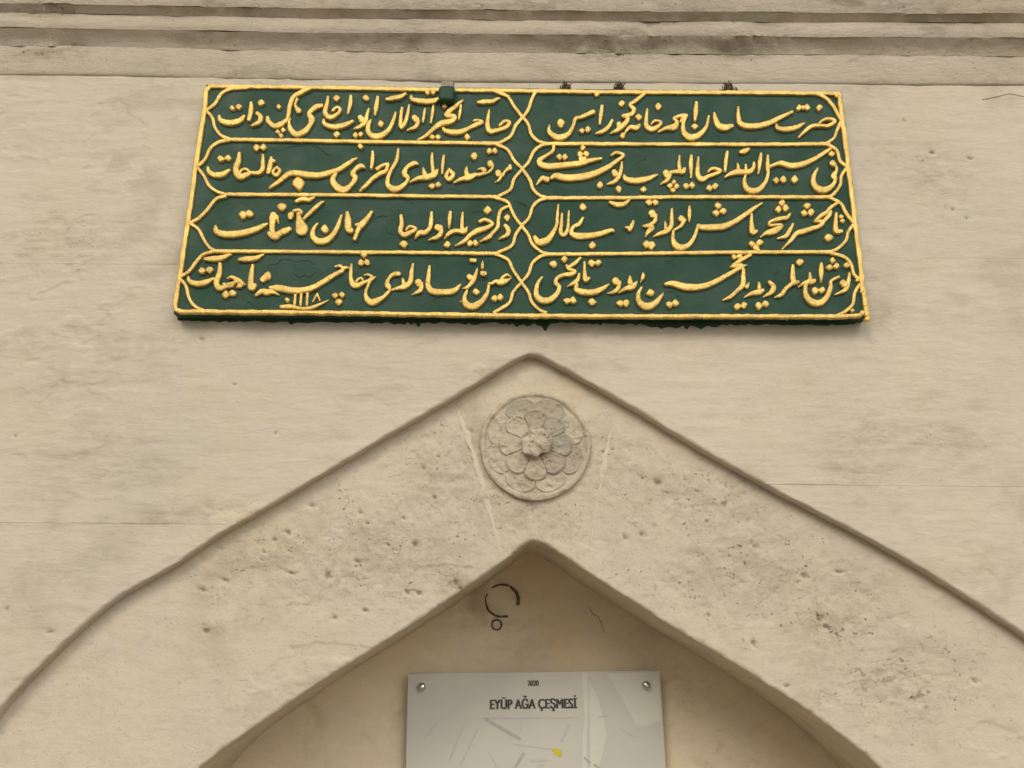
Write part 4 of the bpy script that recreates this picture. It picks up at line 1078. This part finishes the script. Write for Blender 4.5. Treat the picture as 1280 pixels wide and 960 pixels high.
line((607, 899), (651, 924), 4, M['sign_grey']); line((655, 941), (640, 966), 3.5, M['sign_grey'])
line((663, 951), (684, 950), 3, M['sign_faint']); line((672, 957), (680, 956), 3, M['sign_faint'])
line((730, 947), (738, 954), 3, M['sign_grey']); line((742, 955), (756, 966), 3, M['sign_grey'])
line((592, 898), (724, 897), .8, M['sign_faint']); line((712, 905), (701, 928), 2.5, M['sign_faint'])
line((545, 905), (530, 925), 1.5, M['sign_faint']); line((580, 905), (562, 950), 1.5, M['sign_faint']); line((598, 910), (575, 958), 1.2, M['sign_faint'])
line((748, 896), (762, 895), 1.5, M['sign_faint']); line((775, 912), (795, 922), 1.2, M['sign_faint']); line((652, 899), (651, 915), 1, M['sign_faint'])
line((640, 930), (700, 938), 1, M['sign_faint']); line((610, 940), (632, 975), 1.5, M['sign_faint'])
flat('printed_spot', [(690, 937), (695, 935), (701, 938), (703, 943), (700, 946), (694, 943)], M['yellow'], -.001)
def text(body, px, py, width_px, height_px, mat, name, bold=.001):
    cu = bpy.data.curves.new(name, 'FONT'); cu.body = body; cu.size = 1.0; cu.align_x = 'LEFT'; cu.offset = 0; cu.extrude = 0
    tmp = bpy.data.objects.new(name, cu); C.objects.link(tmp)
    bpy.context.view_layer.update()
    me = bpy.data.meshes.new_from_object(tmp.evaluated_get(bpy.context.evaluated_depsgraph_get()))
    bpy.data.objects.remove(tmp)
    co = np.zeros(len(me.vertices) * 3, np.float32); me.vertices.foreach_get('co', co); co = co.reshape(-1, 3)
    x0, x1 = co[:, 0].min(), co[:, 0].max()
    cap = .73
    a = sloc(px, py); b = sloc(px + width_px, py); c = sloc(px, py - height_px)
    sx = (b[0] - a[0]) / (x1 - x0); sz = (c[1] - a[1]) / cap
    # heavy condensed face: the outline laid down three times, a hair apart
    polys = [tuple(p.vertices) for p in me.polygons]
    V, P_ = [], []
    for k, dx in enumerate((-bold, 0, bold)):
        b0 = len(V)
        V += [(a[0] + (c_[0] - x0) * sx + dx, -.0012 - .00025 * k, a[1] + c_[1] * sz) for c_ in co]
        P_ += [tuple(i + b0 for i in p) for p in polys]
    m2 = bpy.data.meshes.new(name); m2.from_pydata(V, [], P_); m2.update()
    m2.materials.append(mat)
    o = bpy.data.objects.new(name, m2); C.objects.link(o); o.parent = sign
text('EYÜP AĞA ÇEŞMESİ', 613, 886.3, 108, 12.6, M['ink'], 'printed_title')
text('2020', 659.8, 857, 13.5, 6.8, M['ink'], 'printed_year', .0005)
def stud(lx, lz):
    prof = [(.0075, .028), (.0075, .004), (.0080, 0.0), (.0083, -.004), (.0078, -.007), (.0062, -.0092), (.0035, -.0105), (.0001, -.011)]
    n = 28; a = np.linspace(0, 2 * math.pi, n)
    rows = [np.stack([lx + r * np.cos(a), np.full(n, y), lz + r * np.sin(a)], 1) for r, y in prof]
    mesh_np('mounting_stud', np.vstack(rows), grid_faces(len(prof), n), M['steel'], sign)
sa = sloc(527.5, 858.5); sb = sloc(807.5, 856.5)
for lx, lz in (sa, sb, (sa[0], -SH - sa[1]), (sb[0], -SH - sb[1])): stud(lx, lz)
